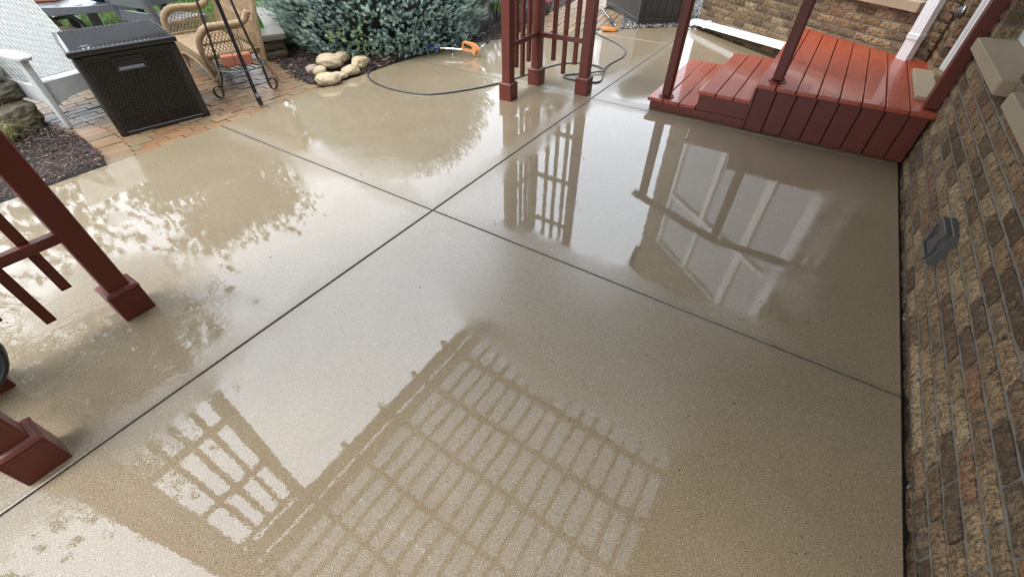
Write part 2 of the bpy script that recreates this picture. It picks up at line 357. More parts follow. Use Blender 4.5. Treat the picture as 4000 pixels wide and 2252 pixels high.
# brick texture for walls high above the frame
t = NT('upper_brickwork'); bt = t.n('ShaderNodeTexBrick'); bt.inputs['Scale'].default_value = 1; bt.inputs['Brick Width'].default_value = .203; bt.inputs['Row Height'].default_value = .0725; bt.inputs['Mortar Size'].default_value = .008
bt.inputs['Color1'].default_value = (.13, .085, .05, 1); bt.inputs['Color2'].default_value = (.28, .19, .11, 1); bt.inputs['Mortar'].default_value = (.2, .18, .15, 1)
cx = t.n('ShaderNodeSeparateXYZ'); t.l(t.pos(), cx.inputs[0]); cc = t.n('ShaderNodeCombineXYZ'); t.l(t.math('SUBTRACT', cx.outputs[1], cx.outputs[0]), cc.inputs[0]); t.l(cx.outputs[2], cc.inputs[1]); t.l(cc.outputs[0], bt.inputs['Vector'])
t.set(color=bt.outputs[0], rough=.85, normal=t.bump(t.noise(60, 4), .006)); M['upper'] = t.m

def camdist(p): return (Vector(p) - Vector((0, 0, 1.53))).length
CF = Vector((-math.sin(R(33.15))*math.cos(R(43.55)), math.cos(R(33.15))*math.cos(R(43.55)), -math.sin(R(43.55))))
CR = Vector((math.cos(R(33.15)), math.sin(R(33.15)), 0)); CU = CR.cross(CF)
def inframe(p, m=60):
    d = Vector(p) - Vector((0, 0, 1.53)); z = d.dot(CF)
    if z < .1: return False
    u = 2000 + 1655*d.dot(CR)/z; v = 1126 - 1655*d.dot(CU)/z
    return -m < u < 4000+m and -m < v < 2252+m

# ------------------------------------------------------------------ ground, beds, lawn
MB().prism([(-120, -120), (120, -120), (120, 120), (-120, 120)], -.9, -.085).build('ground', M['dark']).__setitem__('kind', 'structure')
# ------------------------------------------------------------------ concrete patio: slabs between tooled joints
outline = [(-4.17, -3.2)] + [tuple(p[:2]) for p in spline([(-4.17, -1, 0), (-4.18, .8, 0), (-4.165, 1.9, 0), (-4.19, 2.87, 0), (-4.165, 3.4, 0), (-4.15, 3.9, 0), (-4.09, 4.3, 0), (-3.95, 4.9, 0), (-3.70, 5.46, 0), (-3.40, 6.02, 0), (-3.08, 6.34, 0), (-2.74, 6.66, 0), (-2.32, 7.05, 0), (-1.86, 7.45, 0)], 4)]
WA, WB = Vector((-1.66, 7.56)), Vector((.82, 5.551)); WD = (WB-WA).normalized(); WN = Vector((WD.y, -WD.x))   # bay wall line, WN faces the patio
if WN.y > 0: WN = -WN
q0 = WA + WN*.05; q1 = WA + WD*2.95 + WN*.05
outline += [(q0.x, q0.y), (q1.x, q1.y), (.822, 5.4), (.822, 5.0), (.822, -3.2)]
def clip(poly, ax, val, keep_less):
    out = []
    for i in range(len(poly)):
        a, b = poly[i-1], poly[i]; ia = (a[ax] <= val) == keep_less; ib = (b[ax] <= val) == keep_less
        if ia != ib:
            tt = (val-a[ax])/(b[ax]-a[ax]); out.append(tuple(a[k]+(b[k]-a[k])*tt for k in (0, 1)))
        if ib: out.append(b)
    return out
patio = empty('concrete_patio', (-1.7, 1.7, 0), kind='structure', label='wet tan concrete patio cut into slabs by dark joints')
G = .0045
for x0, x1 in ((-9, -1.715), (-1.715, 3)):
    for y0, y1 in ((-9, -.69), (-.69, 1.685), (1.685, 4.06), (4.06, 6.43), (6.43, 12)):
        p = outline
        for a in ((0, x0+G, False), (0, x1-G, True), (1, y0+G, False), (1, y1-G, True)): p = clip(p, *a) if p else p
        p2 = []
        for v in p:
            if not p2 or math.dist(v, p2[-1]) > .004: p2.append(v)
        if len(p2) > 2: MB().prism(p2, -.1, 0, .004).build('slab', M['concrete'], patio)
sp = MB(); sp.lohi((-9, -3.2, -.084), (.84, 9, -.03)); 
MB().lohi((.8225, -3.2, -.09), (.872, 4.13, -.045)).build('joint_strip', M['joint'], patio)
# pale crumbs of old sealant along the wall joint
crumb = MB()
for i in range(90):
    y = rng.uniform(.5, 4.0); L = rng.choice([.01, .015, .03, .07], p=[.4, .3, .2, .1]); xx = .845 + rng.normal(0, .004)
    crumb.box((xx+.02, y, -.036), (rng.uniform(.0015, .004), L, .010), rz=rng.normal(0, .12))
crumb.build('sealant_crumbs', M['white'], patio)['kind'] = 'stuff'
# ------------------------------------------------------------------ mulch and lawn
def terrain(name, poly, z, mat, label):
    o = MB().prism(poly, z-.06, z).build(name, mat); return tag(o, label, kind='structure')
near_bed = [(-4.185, -3), (-4.19, .80)] + [(-4.33, .85), (-4.48, .87), (-4.71, .89), (-4.92, .91), (-5.24, .89), (-5.6, .84), (-6.6, .6), (-9, .3), (-9, -3)]
back_bed = [tuple(p[:2]) for p in spline([(-4.205, 2.86, 0), (-4.185, 3.4, 0), (-4.17, 3.9, 0), (-4.11, 4.3, 0), (-3.97, 4.9, 0), (-3.72, 5.46, 0)], 4)] + [(-3.70, 5.62), (-3.88, 6.4), (-4.03, 7.7), (-4.4, 10), (-6.2, 10), (-6.9, 5.2), (-5.9, 3.7), (-5.42, 3.12), (-4.8, 2.84)]
terrain('mulch_bed', near_bed, -.012, M['dark'], 'dark shredded mulch bed left of the patio below the boulders')
terrain('mulch_bed', back_bed, -.012, M['dark'], 'dark mulch bed under the blue spruce')
lawn_poly = [(-5.9, 3.75), (-6.9, 5.2), (-6.2, 10), (-6.2, 30), (-40, 30), (-40, -12), (-9.2, -12), (-9.2, .2), (-8.2, .4), (-8.2, 3.0), (-6.6, 3.4)]
M['turf'] = simple('lawn_soil', (.07, .12, .02), .8, .3, 25, bumpd=.01, bscale=120)
terrain('lawn', lawn_poly, -.02, M['turf'], 'bright green lawn beyond the furniture')
def inpoly(x, y, poly):
    ins = np.zeros(x.shape, bool); n = len(poly)
    for i in range(n):
        (ax, ay), (bx, by) = poly[i-1], poly[i]
        cnd = ((ay > y) != (by > y)) & (x < (bx-ax)*(y-ay)/((by-ay) if by != ay else 1e-9)+ax); ins ^= cnd
    return ins
def chips(name, poly, box, n, label, zb=-.012, smin=.018, smax=.06):
    x = rng.uniform(box[0], box[1], n*2); y = rng.uniform(box[2], box[3], n*2); k = inpoly(x, y, poly); x, y = x[k][:n], y[k][:n]; n = len(x)
    a = rng.uniform(0, 2*np.pi, n); L = smin+(smax-smin)*rng.random(n)**2; W = rng.uniform(.05, .13, n)*smax; pitch = rng.normal(0, .28, n); z = zb+.004+rng.random(n)**1.5*.028 + .012*(np.sin(x*7)+np.cos(y*6+x))
    d = np.stack([np.cos(a)*np.cos(pitch), np.sin(a)*np.cos(pitch), np.sin(pitch)], 1); s = np.stack([-np.sin(a), np.cos(a), rng.normal(0, .35, n)], 1)
    c = np.stack([x, y, z], 1); up = np.array([0, 0, 1.]); Lx = (d*L[:, None]/2); Wx = s*W[:, None]; H = up*W[:, None]*.55
    V = np.stack([c-Lx-Wx*.5, c-Lx+Wx*.6, c+Lx*.9+Wx*.4, c+Lx*1.05-Wx*.5, c-Lx*.4+H, c+Lx*.5+H*1.1], 1).reshape(-1, 3)
    F = np.array([[0, 3, 5, 4], [2, 1, 4, 5], [1, 0, 4, 4], [3, 2, 5, 5]]); F = [[0, 3, 5], [0, 5, 4], [2, 1, 4], [2, 4, 5], [1, 0, 4], [3, 2, 5]]
    FF = (np.array(F)[None]+(np.arange(n)*6)[:, None, None]).reshape(-1, 3)
    tn = np.repeat(np.where(rng.random(n) < .018, 1.0, rng.random(n)*.93), 6)
    return tag(npmesh(name, V, FF, M['chip'], tint=tn), label, kind='stuff')
chips('mulch_chips', near_bed, (-6.3, -4.19, -.4, .92), 9500, 'shredded dark mulch chips left of the patio')
chips('mulch_chips', back_bed, (-6.4, -3.7, 2.8, 8.6), 22000, 'shredded dark mulch chips around the spruce', smin=.025, smax=.085)
def blades(name, box, poly, n, label, h=(.03, .06), w=.006, mat='grass', zb=-.02):
    x = rng.uniform(box[0], box[1], n); y = rng.uniform(box[2], box[3], n); k = inpoly(x, y, poly); x, y = x[k], y[k]; n = len(x)
    a = rng.uniform(0, 6.283, n); H = rng.uniform(*h, n); lean = rng.normal(0, .5, n); W = rng.uniform(.6, 1.4, n)*w
    b = np.stack([x, y, np.full(n, zb)], 1); s = np.stack([np.cos(a), np.sin(a), 0*a], 1)*W[:, None]/2; l = np.stack([-np.sin(a), np.cos(a), 0*a], 1)*(lean*H)[:, None]
    tip = b+l; tip[:, 2] += H
    V = np.stack([b-s, b+s, tip], 1).reshape(-1, 3); F = (np.arange(n)*3)[:, None]+np.array([0, 1, 2])
    return tag(npmesh(name, V, F, M[mat], tint=np.repeat(rng.random(n), 3)), label, kind='stuff')
blades('grass', (-13, -6, .4, 9), lawn_poly, 60000, 'short green lawn grass beyond the patio furniture', (.03, .06), .012)
# ------------------------------------------------------------------ pavers
PG = .008
def paver_mesh(L, W, H=.05):
    return MB().box((0, 0, -H/2), (L, W, H)).mesh('paver', M['paver'], bevel=.003)
pm = paver_mesh(.2-PG, .1-PG); pms = paver_mesh(.2-PG, .094)
def lay(root, cells, mats=('paver', 'paver_far'), zj=.004, limit=290):
    """cells: (x, y, rz, mesh, sx) sorted by distance, nearest become single pavers"""
    cells = sorted(cells, key=lambda c: camdist((c[0], c[1], 0)) + (0 if inframe((c[0], c[1], 0)) else 50)); rest = MB()
    for i, (x, y, rz, me, sx_) in enumerate(cells):
        z = rng.normal(-.010, zj*.5); tx, ty = rng.normal(0, .008, 2)
        if i < limit: inst('paver', me, root, (x, y, z), scale=(sx_, 1, 1), rot=(tx, ty, rz+rng.normal(0, .008)))
        else: rest.box((x, y, z-.025), ((.2-PG)*sx_, .1-PG, .05), rz=rz)
    if rest.v: rest.build('paver_mass', M[mats[1]], root)['kind'] = 'stuff'
# running bond court between the beds
court = empty('paver_patio', (-5, 2, 0), kind='structure', label='wet clay paver court between the patio slab and the furniture')
arc = [(-4.19, .905), (-4.45, .965), (-4.7, .995), (-4.93, 1.01), (-5.2, .985), (-5.6, .93), (-6.2, .80), (-7, .62)]       # centre line of the soldier course
cells = []
AS = spline([(a[0], a[1], 0) for a in arc], 8); acc = 0; last = AS[0]; want = .05
for p in AS[1:]:
    seg = (p-last).length; 
    while acc+seg >= want:
        c_ = last+(p-last)*((want-acc)/seg); dd = (p-last).normalized(); cells.append((c_.x, c_.y, math.atan2(dd.y, dd.x)+math.pi/2, pms, 1)); want += .1
    acc += seg; last = p
soldier = list(cells)
arcx = np.array([a[0] for a in arc])[::-1]; arcy = np.array([a[1] for a in arc])[::-1]
rows = 0; x = -4.235
while x > -8.1:
    y = -1 + (rows % 2)*.1 + (rows*37 % 5)*.008
    lo = np.interp(x, arcx, arcy)+.101; hi = 2.86 + max(0, -4.6-x)*.30 if x < -4.6 else 2.84; hi = min(hi, 3.35)
    while y < hi+.1:
        a, b = max(y, lo), min(y+.2, hi)
        if b-a > .02: cells.append((x, (a+b)/2, math.pi/2, pm, (b-a)/.2))
        y += .2
    x -= .1; rows += 1
lay(court, cells, limit=300)
MB().prism([(-4.18, .75), (-4.18, 2.9), (-5.4, 3.1), (-6.6, 3.5), (-8.2, 3.4), (-8.2, .4), (-5.3, .85)], -.08, -.020).build('joint_sand', M['dark'], court)
# path running away beside the house
path = empty('paver_path', (-3.4, 7, 0), kind='structure', label='pinkish clay paver path running away behind the patio')
pd = Vector((-.19, .98)).normalized(); pn = Vector((pd.y, -pd.x)); cells = []
left = lambda q: True
bed_edge = [(-3.70, 5.62), (-3.88, 6.4), (-4.03, 7.7), (-4.4, 10)]
pathpoly = [tuple(p[:2]) for p in spline([(-3.72, 5.46, 0), (-3.42, 6.04, 0), (-3.10, 6.37, 0), (-2.76, 6.69, 0), (-2.58, 6.86, 0)], 3)] + [(-2.72, 7.3), (-2.85, 7.7), (-3.46, 8.3), (-3.3, 10.5)] + bed_edge[::-1]
pathpoly = [(p[0]-.012, p[1]+.012) for p in pathpoly]
for i in range(-12, 20):
    for j in range(-4, 30):
        c_ = Vector((-3.49, 6.22)) + pn*(i*.1+.05) + pd*(j*.2+.1*(i % 2))
        if inpoly(np.array([c_.x]), np.array([c_.y]), pathpoly)[0]: cells.append((c_.x, c_.y, math.atan2(pd.y, pd.x), pm, 1))
lay(path, cells, limit=290)
MB().prism(pathpoly, -.08, -.018).build('joint_sand', M['dark'], path)
# ------------------------------------------------------------------ brick house
house = empty('brick_house', (.86, 4.2, 0), 'mottled brown clinker brick house wall with limestone sills and white trim', 'house')
BL, BH, BD = .2035, .0725, .1
variants = []
for k in range(8):
    m_ = MB(); nx, nz = 6, 4; L2, H2 = (BL-.012)/2, (BH-.0135)/2; vs_ = []; fs_ = []
    for j in range(nz):
        for i in range(nx):
            u = -L2+2*L2*i/(nx-1); v = -H2+2*H2*j/(nz-1); ed = (i in (0, nx-1)) or (j in (0, nz-1))
            vs_.append((u+(random.uniform(-.0025, .0025) if ed else random.uniform(-.008, .008)), random.uniform(-.003, .001) if ed else random.uniform(-.009, -.003), v+(random.uniform(-.002, .002) if ed else 0)))
    for j in range(nz-1):
        for i in range(nx-1): fs_.append((j*nx+i, j*nx+i+1, (j+1)*nx+i+1, (j+1)*nx+i))
    n0 = len(vs_); vs_ += [(-L2, BD, -H2), (L2, BD, -H2), (L2, BD, H2), (-L2, BD, H2)]
    a_, b_, c_, d_ = 0, nx-1, nx*nz-1, nx*(nz-1)
    fs_ += [tuple([n0, n0+1]+list(range(b_, -1, -1))), tuple([n0+2, n0+3]+list(range(d_, c_+1))), (n0+3, n0, a_, nx, d_), (n0+1, n0+2, c_, nx*2-1, b_), (n0+1, n0, n0+3, n0+2)]
    m_.add(vs_, fs_); variants.append(m_)
vmesh = [v.mesh('brick', M['brick']) for v in variants]
bricks = []        # (world pos of face centre, rz, sx)
def brickwall(p0, d, length, z0, z1, out, openings=(), phase=0):
    """p0: start on face line, d: unit dir, out: outward normal; brick local +y points inward"""
    rz = math.atan2(d.y, d.x); inw = Vector((-d.y, d.x))
    flip = inw.dot(out) > 0
    if flip: rz += math.pi
    nc = int((z1-z0)/BH)
    for k in range(nc):
        z = z0+(k+.5)*BH; s = -(BL/2 if (k+phase) % 2 else 0)
        while s < length:
            a, b = max(s, 0), min(s+BL, length); segs = [(a, b)]
            for (o0, o1, oz0, oz1) in openings:
                if oz0 < z < oz1:
                    ns = []
                    for (a, b) in segs:
                        if b <= o0 or a >= o1: ns.append((a, b)); continue
                        if a < o0: ns.append((a, o0))
                        if b > o1: ns.append((o1, b))
                    segs = ns
            for a, b in segs:
                if b-a > .03: bricks.append(((p0.x+d.x*(a+b)/2, p0.y+d.y*(a+b)/2, z), rz, (b-a)/BL))
            s += BL
WX = .86
mainO = [(4.25-.3, 5.25-.3, .40, 2.5), (3.16-.3, 4.06-.3, .78, 2.3), (1.75-.3, 2.88-.3, .78, 2.3)]
brickwall(Vector((WX, .3)), Vector((0, 1)), 5.27, -.02-BH, 1.36, Vector((-1, 0)), mainO)
bayL = (WB-WA).length
bayO = [(.40, 2.96, .78, 3.7)]
brickwall(WA, WD, bayL+.02, -.05-BH, 1.30, WN, bayO, 1)
brickwall(WA - WN*1.6, WN, 1.6, -.05-BH, 1.30, -WD)              # return of the bay going away
bricks.sort(key=lambda b: camdist(b[0]) + (0 if inframe(b[0]) else 100))
rest = MB()
for i, (p, rz, sx_) in enumerate(bricks):
    k = random.randrange(8); q = Vector(p)
    if i < 300: inst('brick', vmesh[k], house, q, scale=(sx_, 1, 1), rot=(random.gauss(0, .006), random.gauss(0, .006), rz+random.gauss(0, .01)))
    else:
        cs, sn = math.cos(rz), math.sin(rz)
        rest.add([(q.x+v[0]*sx_*cs-v[1]*sn, q.y+v[0]*sx_*sn+v[1]*cs, q.z+v[2]) for v in variants[k].v], variants[k].f)
rest.build('brick_mass', M['brick_far'], house)['kind'] = 'stuff'
mw = MB(); xa, xb = WX+.0035, WX+.11
def mortar_rect(y0, y1, z0, z1): mw.lohi((xa, y0, z0), (xb, y1, z1))
mortar_rect(-3.2, 1.735, -.09, 1.36); mortar_rect(1.735, 2.897, -.09, .77); mortar_rect(2.897, 3.14, -.09, 1.36); mortar_rect(3.14, 4.08, -.09, .77); mortar_rect(4.08, 4.23, -.09, 1.36); mortar_rect(4.23, 5.27, -.09, .34); mortar_rect(5.27, 5.60, -.09, 1.36)
def bay_rect(s0, s1, z0, z1, f=.0035, th=.10):
    m0 = WA+WD*s0-WN*f; m1 = WA+WD*s1-WN*f; mw.prism([m0, m1, m1-WN*th, m0-WN*th], z0, z1)
bay_rect(.012, .405, -.1, 1.30); bay_rect(.405, bayL-.02, -.1, .77); bay_rect(2.965, bayL-.02, .77, 1.30)
r0 = WA+WD*.010; r1 = r0-WN*1.6; mw.prism([r0-WN*.02, r1, r1+WD*.1, r0+WD*.1-WN*.02], -.1, 1.3)
mw.build('mortar_joints', M['mortar'], house)
up = MB()      # masonry above the frame
up.lohi((WX, -3.2, 1.36), (WX+.12, 1.743, 5.6)); up.lohi((WX, 1.743, 2.30), (WX+.12, 2.887, 5.6)); up.lohi((WX, 2.887, 1.36), (WX+.12, 3.153, 5.6)); up.lohi((WX, 3.153, 2.30), (WX+.12, 4.067, 5.6)); up.lohi((WX, 4.067, 1.36), (WX+.12, 4.243, 5.6)); up.lohi((WX, 4.243, 2.5), (WX+.12, 5.257, 5.6)); up.lohi((WX, 5.257, 1.36), (WX+.12, 5.54, 5.6)); up.lohi((WX+.001, -3.2, -.08), (WX+.11, .29, 1.35))
for s0, s1, z0, z1 in ((.0, .40, 1.30, 5.6), (.40, bayL-.02, 3.7, 5.6), (2.957, bayL-.02, 1.30, 3.7)):
    m0 = WA+WD*s0; m1 = WA+WD*s1; up.prism([m0, m1, m1-WN*.1, m0-WN*.1], z0, z1)
m0 = WA-WN*.1; m1 = WA-WN*1.6; up.prism([m0, m1, m1+WD*.1, m0+WD*.1], 1.3, 5.6)
up.build('wall', M['upper'], house)
rf = MB(); rf.prism([(.30, -3.4), (.30, 5.0), (-1.9, 7.25), (-2.2, 9.6), (6, 9.6), (6, -3.4)], 5.6, 5.8); rf.build('roof', M['soffit'], house)
ev = MB(); ev.lohi((.31, -.9, 2.62), (.855, 4.35, 2.66)); ev.lohi((.30, -.9, 2.50), (.335, 4.35, 2.66)); ev.build('eave', M['soffit'], house)
inn = MB(); inn.lohi((WX+.5, -3, -.08), (WX+.55, 5.5, 5.5)); 
# sills
def sill(y0, y1, z, name='sill'):
    m_ = MB(); x0 = .795; x1 = 1.00
    m_.add([(x0, y0, z-.075), (x0, y1, z-.075), (x0, y1, z-.008), (x0, y0, z-.008), (x1, y0, z-.075), (x1, y1, z-.075), (x1, y1, z+.018), (x1, y0, z+.018), (x0+.05, y0, z), (x0+.05, y1, z)],
           [(0, 3, 2, 1), (3, 8, 9, 2), (8, 7, 6, 9), (4, 5, 6, 7), (0, 1, 5, 4), (0, 4, 7, 8, 3), (1, 2, 9, 6, 5)])
    return m_
def window(y0, y1, z0, z1, sy0, sy1, sz, label):
    fr = MB(); x0, x1 = .965, 1.03; w_ = .055
    fr.lohi((x0, y0, z0), (x1, y0+w_, z1)); fr.lohi((x0, y1-w_, z0), (x1, y1, z1)); fr.lohi((x0+.001, y0+w_, z0), (x1, y1-w_, z0+w_)); fr.lohi((x0+.001, y0+w_, z1-w_), (x1, y1-w_, z1))
    wn = fr.build('window', M['white'], house, bevel=.004); wn['label'] = label
    s2 = MB(); a, b = y0+w_+.004, y1-w_-.004; zb, zt = z0+w_+.004, z1-w_-.004; q = .06
    s2.lohi((x0+.018, a, zb), (x1+.01, a+q, zt)); s2.lohi((x0+.018, b-q, zb), (x1+.01, b, zt)); s2.lohi((x0+.019, a+q, zb), (x1+.01, b-q, zb+.085)); s2.lohi((x0+.019, a+q, zt-q), (x1+.01, b-q, zt))
    s2.build('frame', M['white'], wn, bevel=.006)
    MB().lohi((x1-.012, a+q, zb+.08), (x1-.006, b-q, zt-q)).build('pane', M['glass'], wn)
    sill(sy0, sy1, sz).build('sill', M['lime'], wn, bevel=.005)
window(3.16, 4.06, .86, 2.30, 3.13, 4.10, .85, 'white framed window left of the other on the long wall')
window(1.75, 2.88, .86, 2.30, 1.70, 2.905, .862, 'white framed window nearest the camera')
# bay window
def bayp(s, n_, z): q = WA+WD*s+WN*n_; return (q.x, q.y, z)
def baybox(m_, s0, s1, n0, n1, z0, z1): m_.prism([bayp(s0, n0, 0)[:2], bayp(s1, n0, 0)[:2], bayp(s1, n1, 0)[:2], bayp(s0, n1, 0)[:2]], z0, z1)
fr = MB()
for s0, s1 in ((.405, .48), (1.28, 1.37), (2.22, 2.35), (2.88, 2.955)): baybox(fr, s0, s1, -.09, -.03, .80, 3.69)
for z0, z1 in ((.80, .87), (2.55, 2.62), (3.62, 3.69)): baybox(fr, .48, 2.88, -.088, -.034, z0, z1)
bw = fr.build('bay_window', M['white'], house, bevel=.004)
for s0, s1 in ((.48, 1.28), (1.37, 2.22), (2.35, 2.88)):
    m_ = MB(); baybox(m_, s0, s1, -.075, -.07, .87, 3.62); m_.build('pane', M['blindglass'], bw)
m_ = MB(); baybox(m_, .36, 2.94, -.10, .055, .705, .785); m_.build('sill', M['lime'], bw, bevel=.005)
# door in its recess
dr = MB(); dr.lohi((.99, 4.47, .42), (1.03, 5.13, 2.42)); door = dr.build('door', M['white'], house, bevel=.004)
jm = MB()
jm.lohi((.925, 5.135, .405), (.965, 5.245, 2.45)); jm.lohi((.905, 5.18, .405), (.925, 5.245, 2.45)); jm.lohi((.965, 5.11, .405), (1.05, 5.20, 2.45))
jm.build('jamb', M['white'], door, bevel=.004)
MB().lohi((.895, 4.46, .384), (1.02, 5.20, .402)).build('threshold', M['whitem'], door, bevel=.004)
st_ = MB(); st_.lohi((.725, 4.36, .371), (.89, 5.14, .405)); st_.build('door_sill', M['lime'], house, bevel=.006)
MB().lohi((.868, 4.26, .28), (1.05, 5.24, .383)).build('step_course', M['mortar'], house)
MB().lohi((.979, 4.58, .75), (.988, 4.95, 2.2)).build('pane', M['glass'], door)
# downspouts
def downspout():
    fl = MB(); prof = []
    hw, hd = .048, .038
    n = 7
    for i in range(n): prof.append((-hw+2*hw*i/(n-1), -hd+(.004 if i % 2 else 0)))
    for i in range(5): prof.append((hw-(.003 if i % 2 else 0), -hd+2*hd*(i+.5)/5))
    for i in range(n): prof.append((hw-2*hw*i/(n-1), hd-(.004 if i % 2 else 0)))
    for i in range(5): prof.append((-hw+(.003 if i % 2 else 0), hd-2*hd*(i+.5)/5))
    return prof
prof = downspout(); c0 = Vector((.672, 5.545)); 
v = MB(); v.sweep([(c0.x, c0.y, .372), (c0.x, c0.y, 5.5)], prof, up=(WD.x, WD.y, 0)); dsp = v.build('downspout', M['whitem'], house)
sb = MB(); s_ = 1.06; 
for z in (.535, 1.9, 3.4): sb.sweep([(c0.x, c0.y, z), (c0.x, c0.y, z+.045)], [(a*1.1, b*1.14) for a, b in ((-.048, -.038), (.048, -.038), (.048, .038), (-.048, .038))], up=(WD.x, WD.y, 0))
sb.build('strap', M['whitem'], dsp, bevel=.003)
h0 = WA+WD*.02+WN*.055; h1 = WA+WD*2.1+WN*.055
hz = MB(); hp = [(h0.x+WN.x*.03-WD.x*.05, h0.y+WN.y*.03-WD.y*.05, .045), (h0.x, h0.y, .075), (h0.x+WD.x*.06, h0.y+WD.y*.06, .085), (h1.x, h1.y, .17)]
hz.sweep(hp, prof, up=(WN.x, WN.y, 0)); hsp = hz.build('downspout', M['whitem'], house)
sb = MB(); q = WA+WD*.26+WN*.055; q2 = q+WD*.035; sb.sweep([(q.x, q.y, .094), (q2.x, q2.y, .096)], [(a*1.16, b*1.18) for a, b in ((-.048, -.038), (.048, -.038), (.048, .038), (-.048, .038))], up=(WN.x, WN.y, 0)); sb.build('strap', M['whitem'], hsp, bevel=.003)
# ridged soffit vent hood low on the long wall
vt = MB()
vt.add([(WX-.004, 2.405, .215), (WX-.004, 2.60, .215), (WX-.004, 2.60, .365), (WX-.004, 2.405, .365), (WX-.050, 2.412, .205), (WX-.050, 2.593, .205), (WX-.030, 2.593, .372), (WX-.030, 2.412, .372), (WX+.03, 2.40, .20), (WX+.03, 2.605, .20), (WX+.03, 2.605, .38), (WX+.03, 2.40, .38)],
       [(4, 5, 9, 8), (5, 6, 10, 9), (6, 7, 11, 10), (7, 4, 8, 11), (4, 7, 6, 5)])
vent = vt.build('wall_vent', M['ventgrey'], house, bevel=.004)
vb = MB()
vb.bar((WX-.056, 2.43, .335), (WX-.046, 2.43, .225), .012, .012); vb.bar((WX-.056, 2.58, .335), (WX-.046, 2.58, .225), .012, .012); vb.bar((WX-.055, 2.425, .222), (WX-.055, 2.585, .222), .014, .012); vb.bar((WX-.042, 2.42, .352), (WX-.042, 2.59, .352), .03, .035)
vb.build('rim', M['ventgrey'], vent, bevel=.003)
# small ribbed chrome lamp on the door pier
lp = MB(); lc = Vector((.845, 5.33, .79)); lp.lathe([(.0, .045), (.02, .042), (.036, .03), (.045, .01), (.048, -.004), (.0, -.004)], lc, 16, (-1, 0, 0)); lam = lp.build('wall_lamp', M['ventgrey'], house, smooth=True)
lr = MB()
for k in range(5): lr.tube([lc+Vector((-.006, math.cos(a)*.05, math.sin(a)*.05*(.3+.17*k))) for a in np.linspace(0, math.pi, 9)], .004, 5)
lr.build('rib', M['steel'], lam)

# ------------------------------------------------------------------ pergola
pg = empty('pergola', (-1, 1.9, 0), 'rust red timber pergola with slatted corner posts and frosted roof sheets over the patio', 'pergola')
def post(x, y, h=2.33):
    p = MB().box((x, y, h/2+.02), (.09, .09, h-.04)).build('post', M['post'], pg, bevel=.004)
    b = MB(); b.box((x, y, .07), (.132, .132, .14)); b.add(*([(x+a*.066, y+c_*.066, .14) for a, c_ in ((-1,-1),(1,-1),(1,1),(-1,1))]+[(x+a*.071, y+c_*.071, .146) for a, c_ in ((-1,-1),(1,-1),(1,1),(-1,1))]+[(x+a*.060, y+c_*.060, .158) for a, c_ in ((-1,-1),(1,-1),(1,1),(-1,1))]+[(x+a*.047, y+c_*.047, .163) for a, c_ in ((-1,-1),(1,-1),(1,1),(-1,1))],
        [(k*4+i, k*4+(i+1) % 4, k*4+4+(i+1) % 4, k*4+4+i) for k in range(3) for i in range(4)]+[(12, 13, 14, 15)]))
    b.build('post_base', M['post'], p, bevel=.002)
    return p
def corner(cx, cy, ys, xs, px3, py1):
    """cx,cy corner post; ys balusters along y at x=cx; xs balusters along x at y=cy"""
    post(cx, cy); post(cx, py1); post(px3, cy)
    for z in (.47, 1.03, 1.65, 2.28):
        a, b = sorted((cy, py1)); MB().box((cx+.012, (a+b)/2, z), (.038, b-a-.09, .042)).build('rail', M['raily'], pg, bevel=.002)
        a, b = sorted((cx, px3)); MB().box(((a+b)/2, cy-.02, z), (b-a-.09, .038, .042)).build('rail', M['railx'], pg, bevel=.002)
    for i, y in enumerate(ys):
        zb = .14 if i == 1 else .245; MB().lohi((cx-.031, y-.019, zb), (cx+.0035, y+.019, 2.31)).build('baluster', M['post'], pg, bevel=.002)
    for i, x in enumerate(xs):
        zb = .14 if i == 1 else .245; MB().lohi((x-.019, cy-.001, zb), (x+.019, cy+.033, 2.31)).build('baluster', M['post'], pg, bevel=.002)
corner(-2.40, 4.145, (3.77, 3.885, 4.0), (-2.22, -2.10, -1.98), -1.85, 3.61)
corner(-2.375, -.36, (.06, -.06, -.18), (-2.19, -2.08, -1.97), -1.815, .20)
bm_ = MB(); bm_.lohi((-2.335, -.55, 2.31), (-2.225, 4.3, 2.385)); bm_.build('beam', M['raily'], pg, bevel=.004)
MB().lohi((-2.44, 4.09, 2.335), (-1.80, 4.20, 2.384)).build('beam', M['railx'], pg, bevel=.003)
MB().lohi((-2.44, -.41, 2.335), (-1.77, -.31, 2.384)).build('beam', M['railx'], pg, bevel=.003)
KS = .05
for y in (-.27, .24, .735, 1.23, 1.72, 2.23, 2.73, 3.23, 3.73, 4.16):
    MB().bar((-2.46, y, 2.435-.006), (.296, y, 2.435+KS*2.75), .042, .095).build('rafter', M['railx'], pg, bevel=.003)
MB().lohi((.262, -.5, 2.30), (.298, 4.25, 2.44)).build('ledger', M['raily'], pg, bevel=.003)
MB().lohi((-2.222, -.46, 2.402), (-2.196, 4.27, 2.538)).build('rim_board', M['raily'], pg, bevel=.002)
for i in range(15):
    x = -2.165+i*.166; z = 2.505+KS*(x+2.3)
    MB().bar((x, -.45, z), (x, 4.25, z), .04, .036).build('slat', M['raily'], pg, bevel=.002)
edges = [-.46, .485, 1.48, 2.48, 3.48, 4.27]
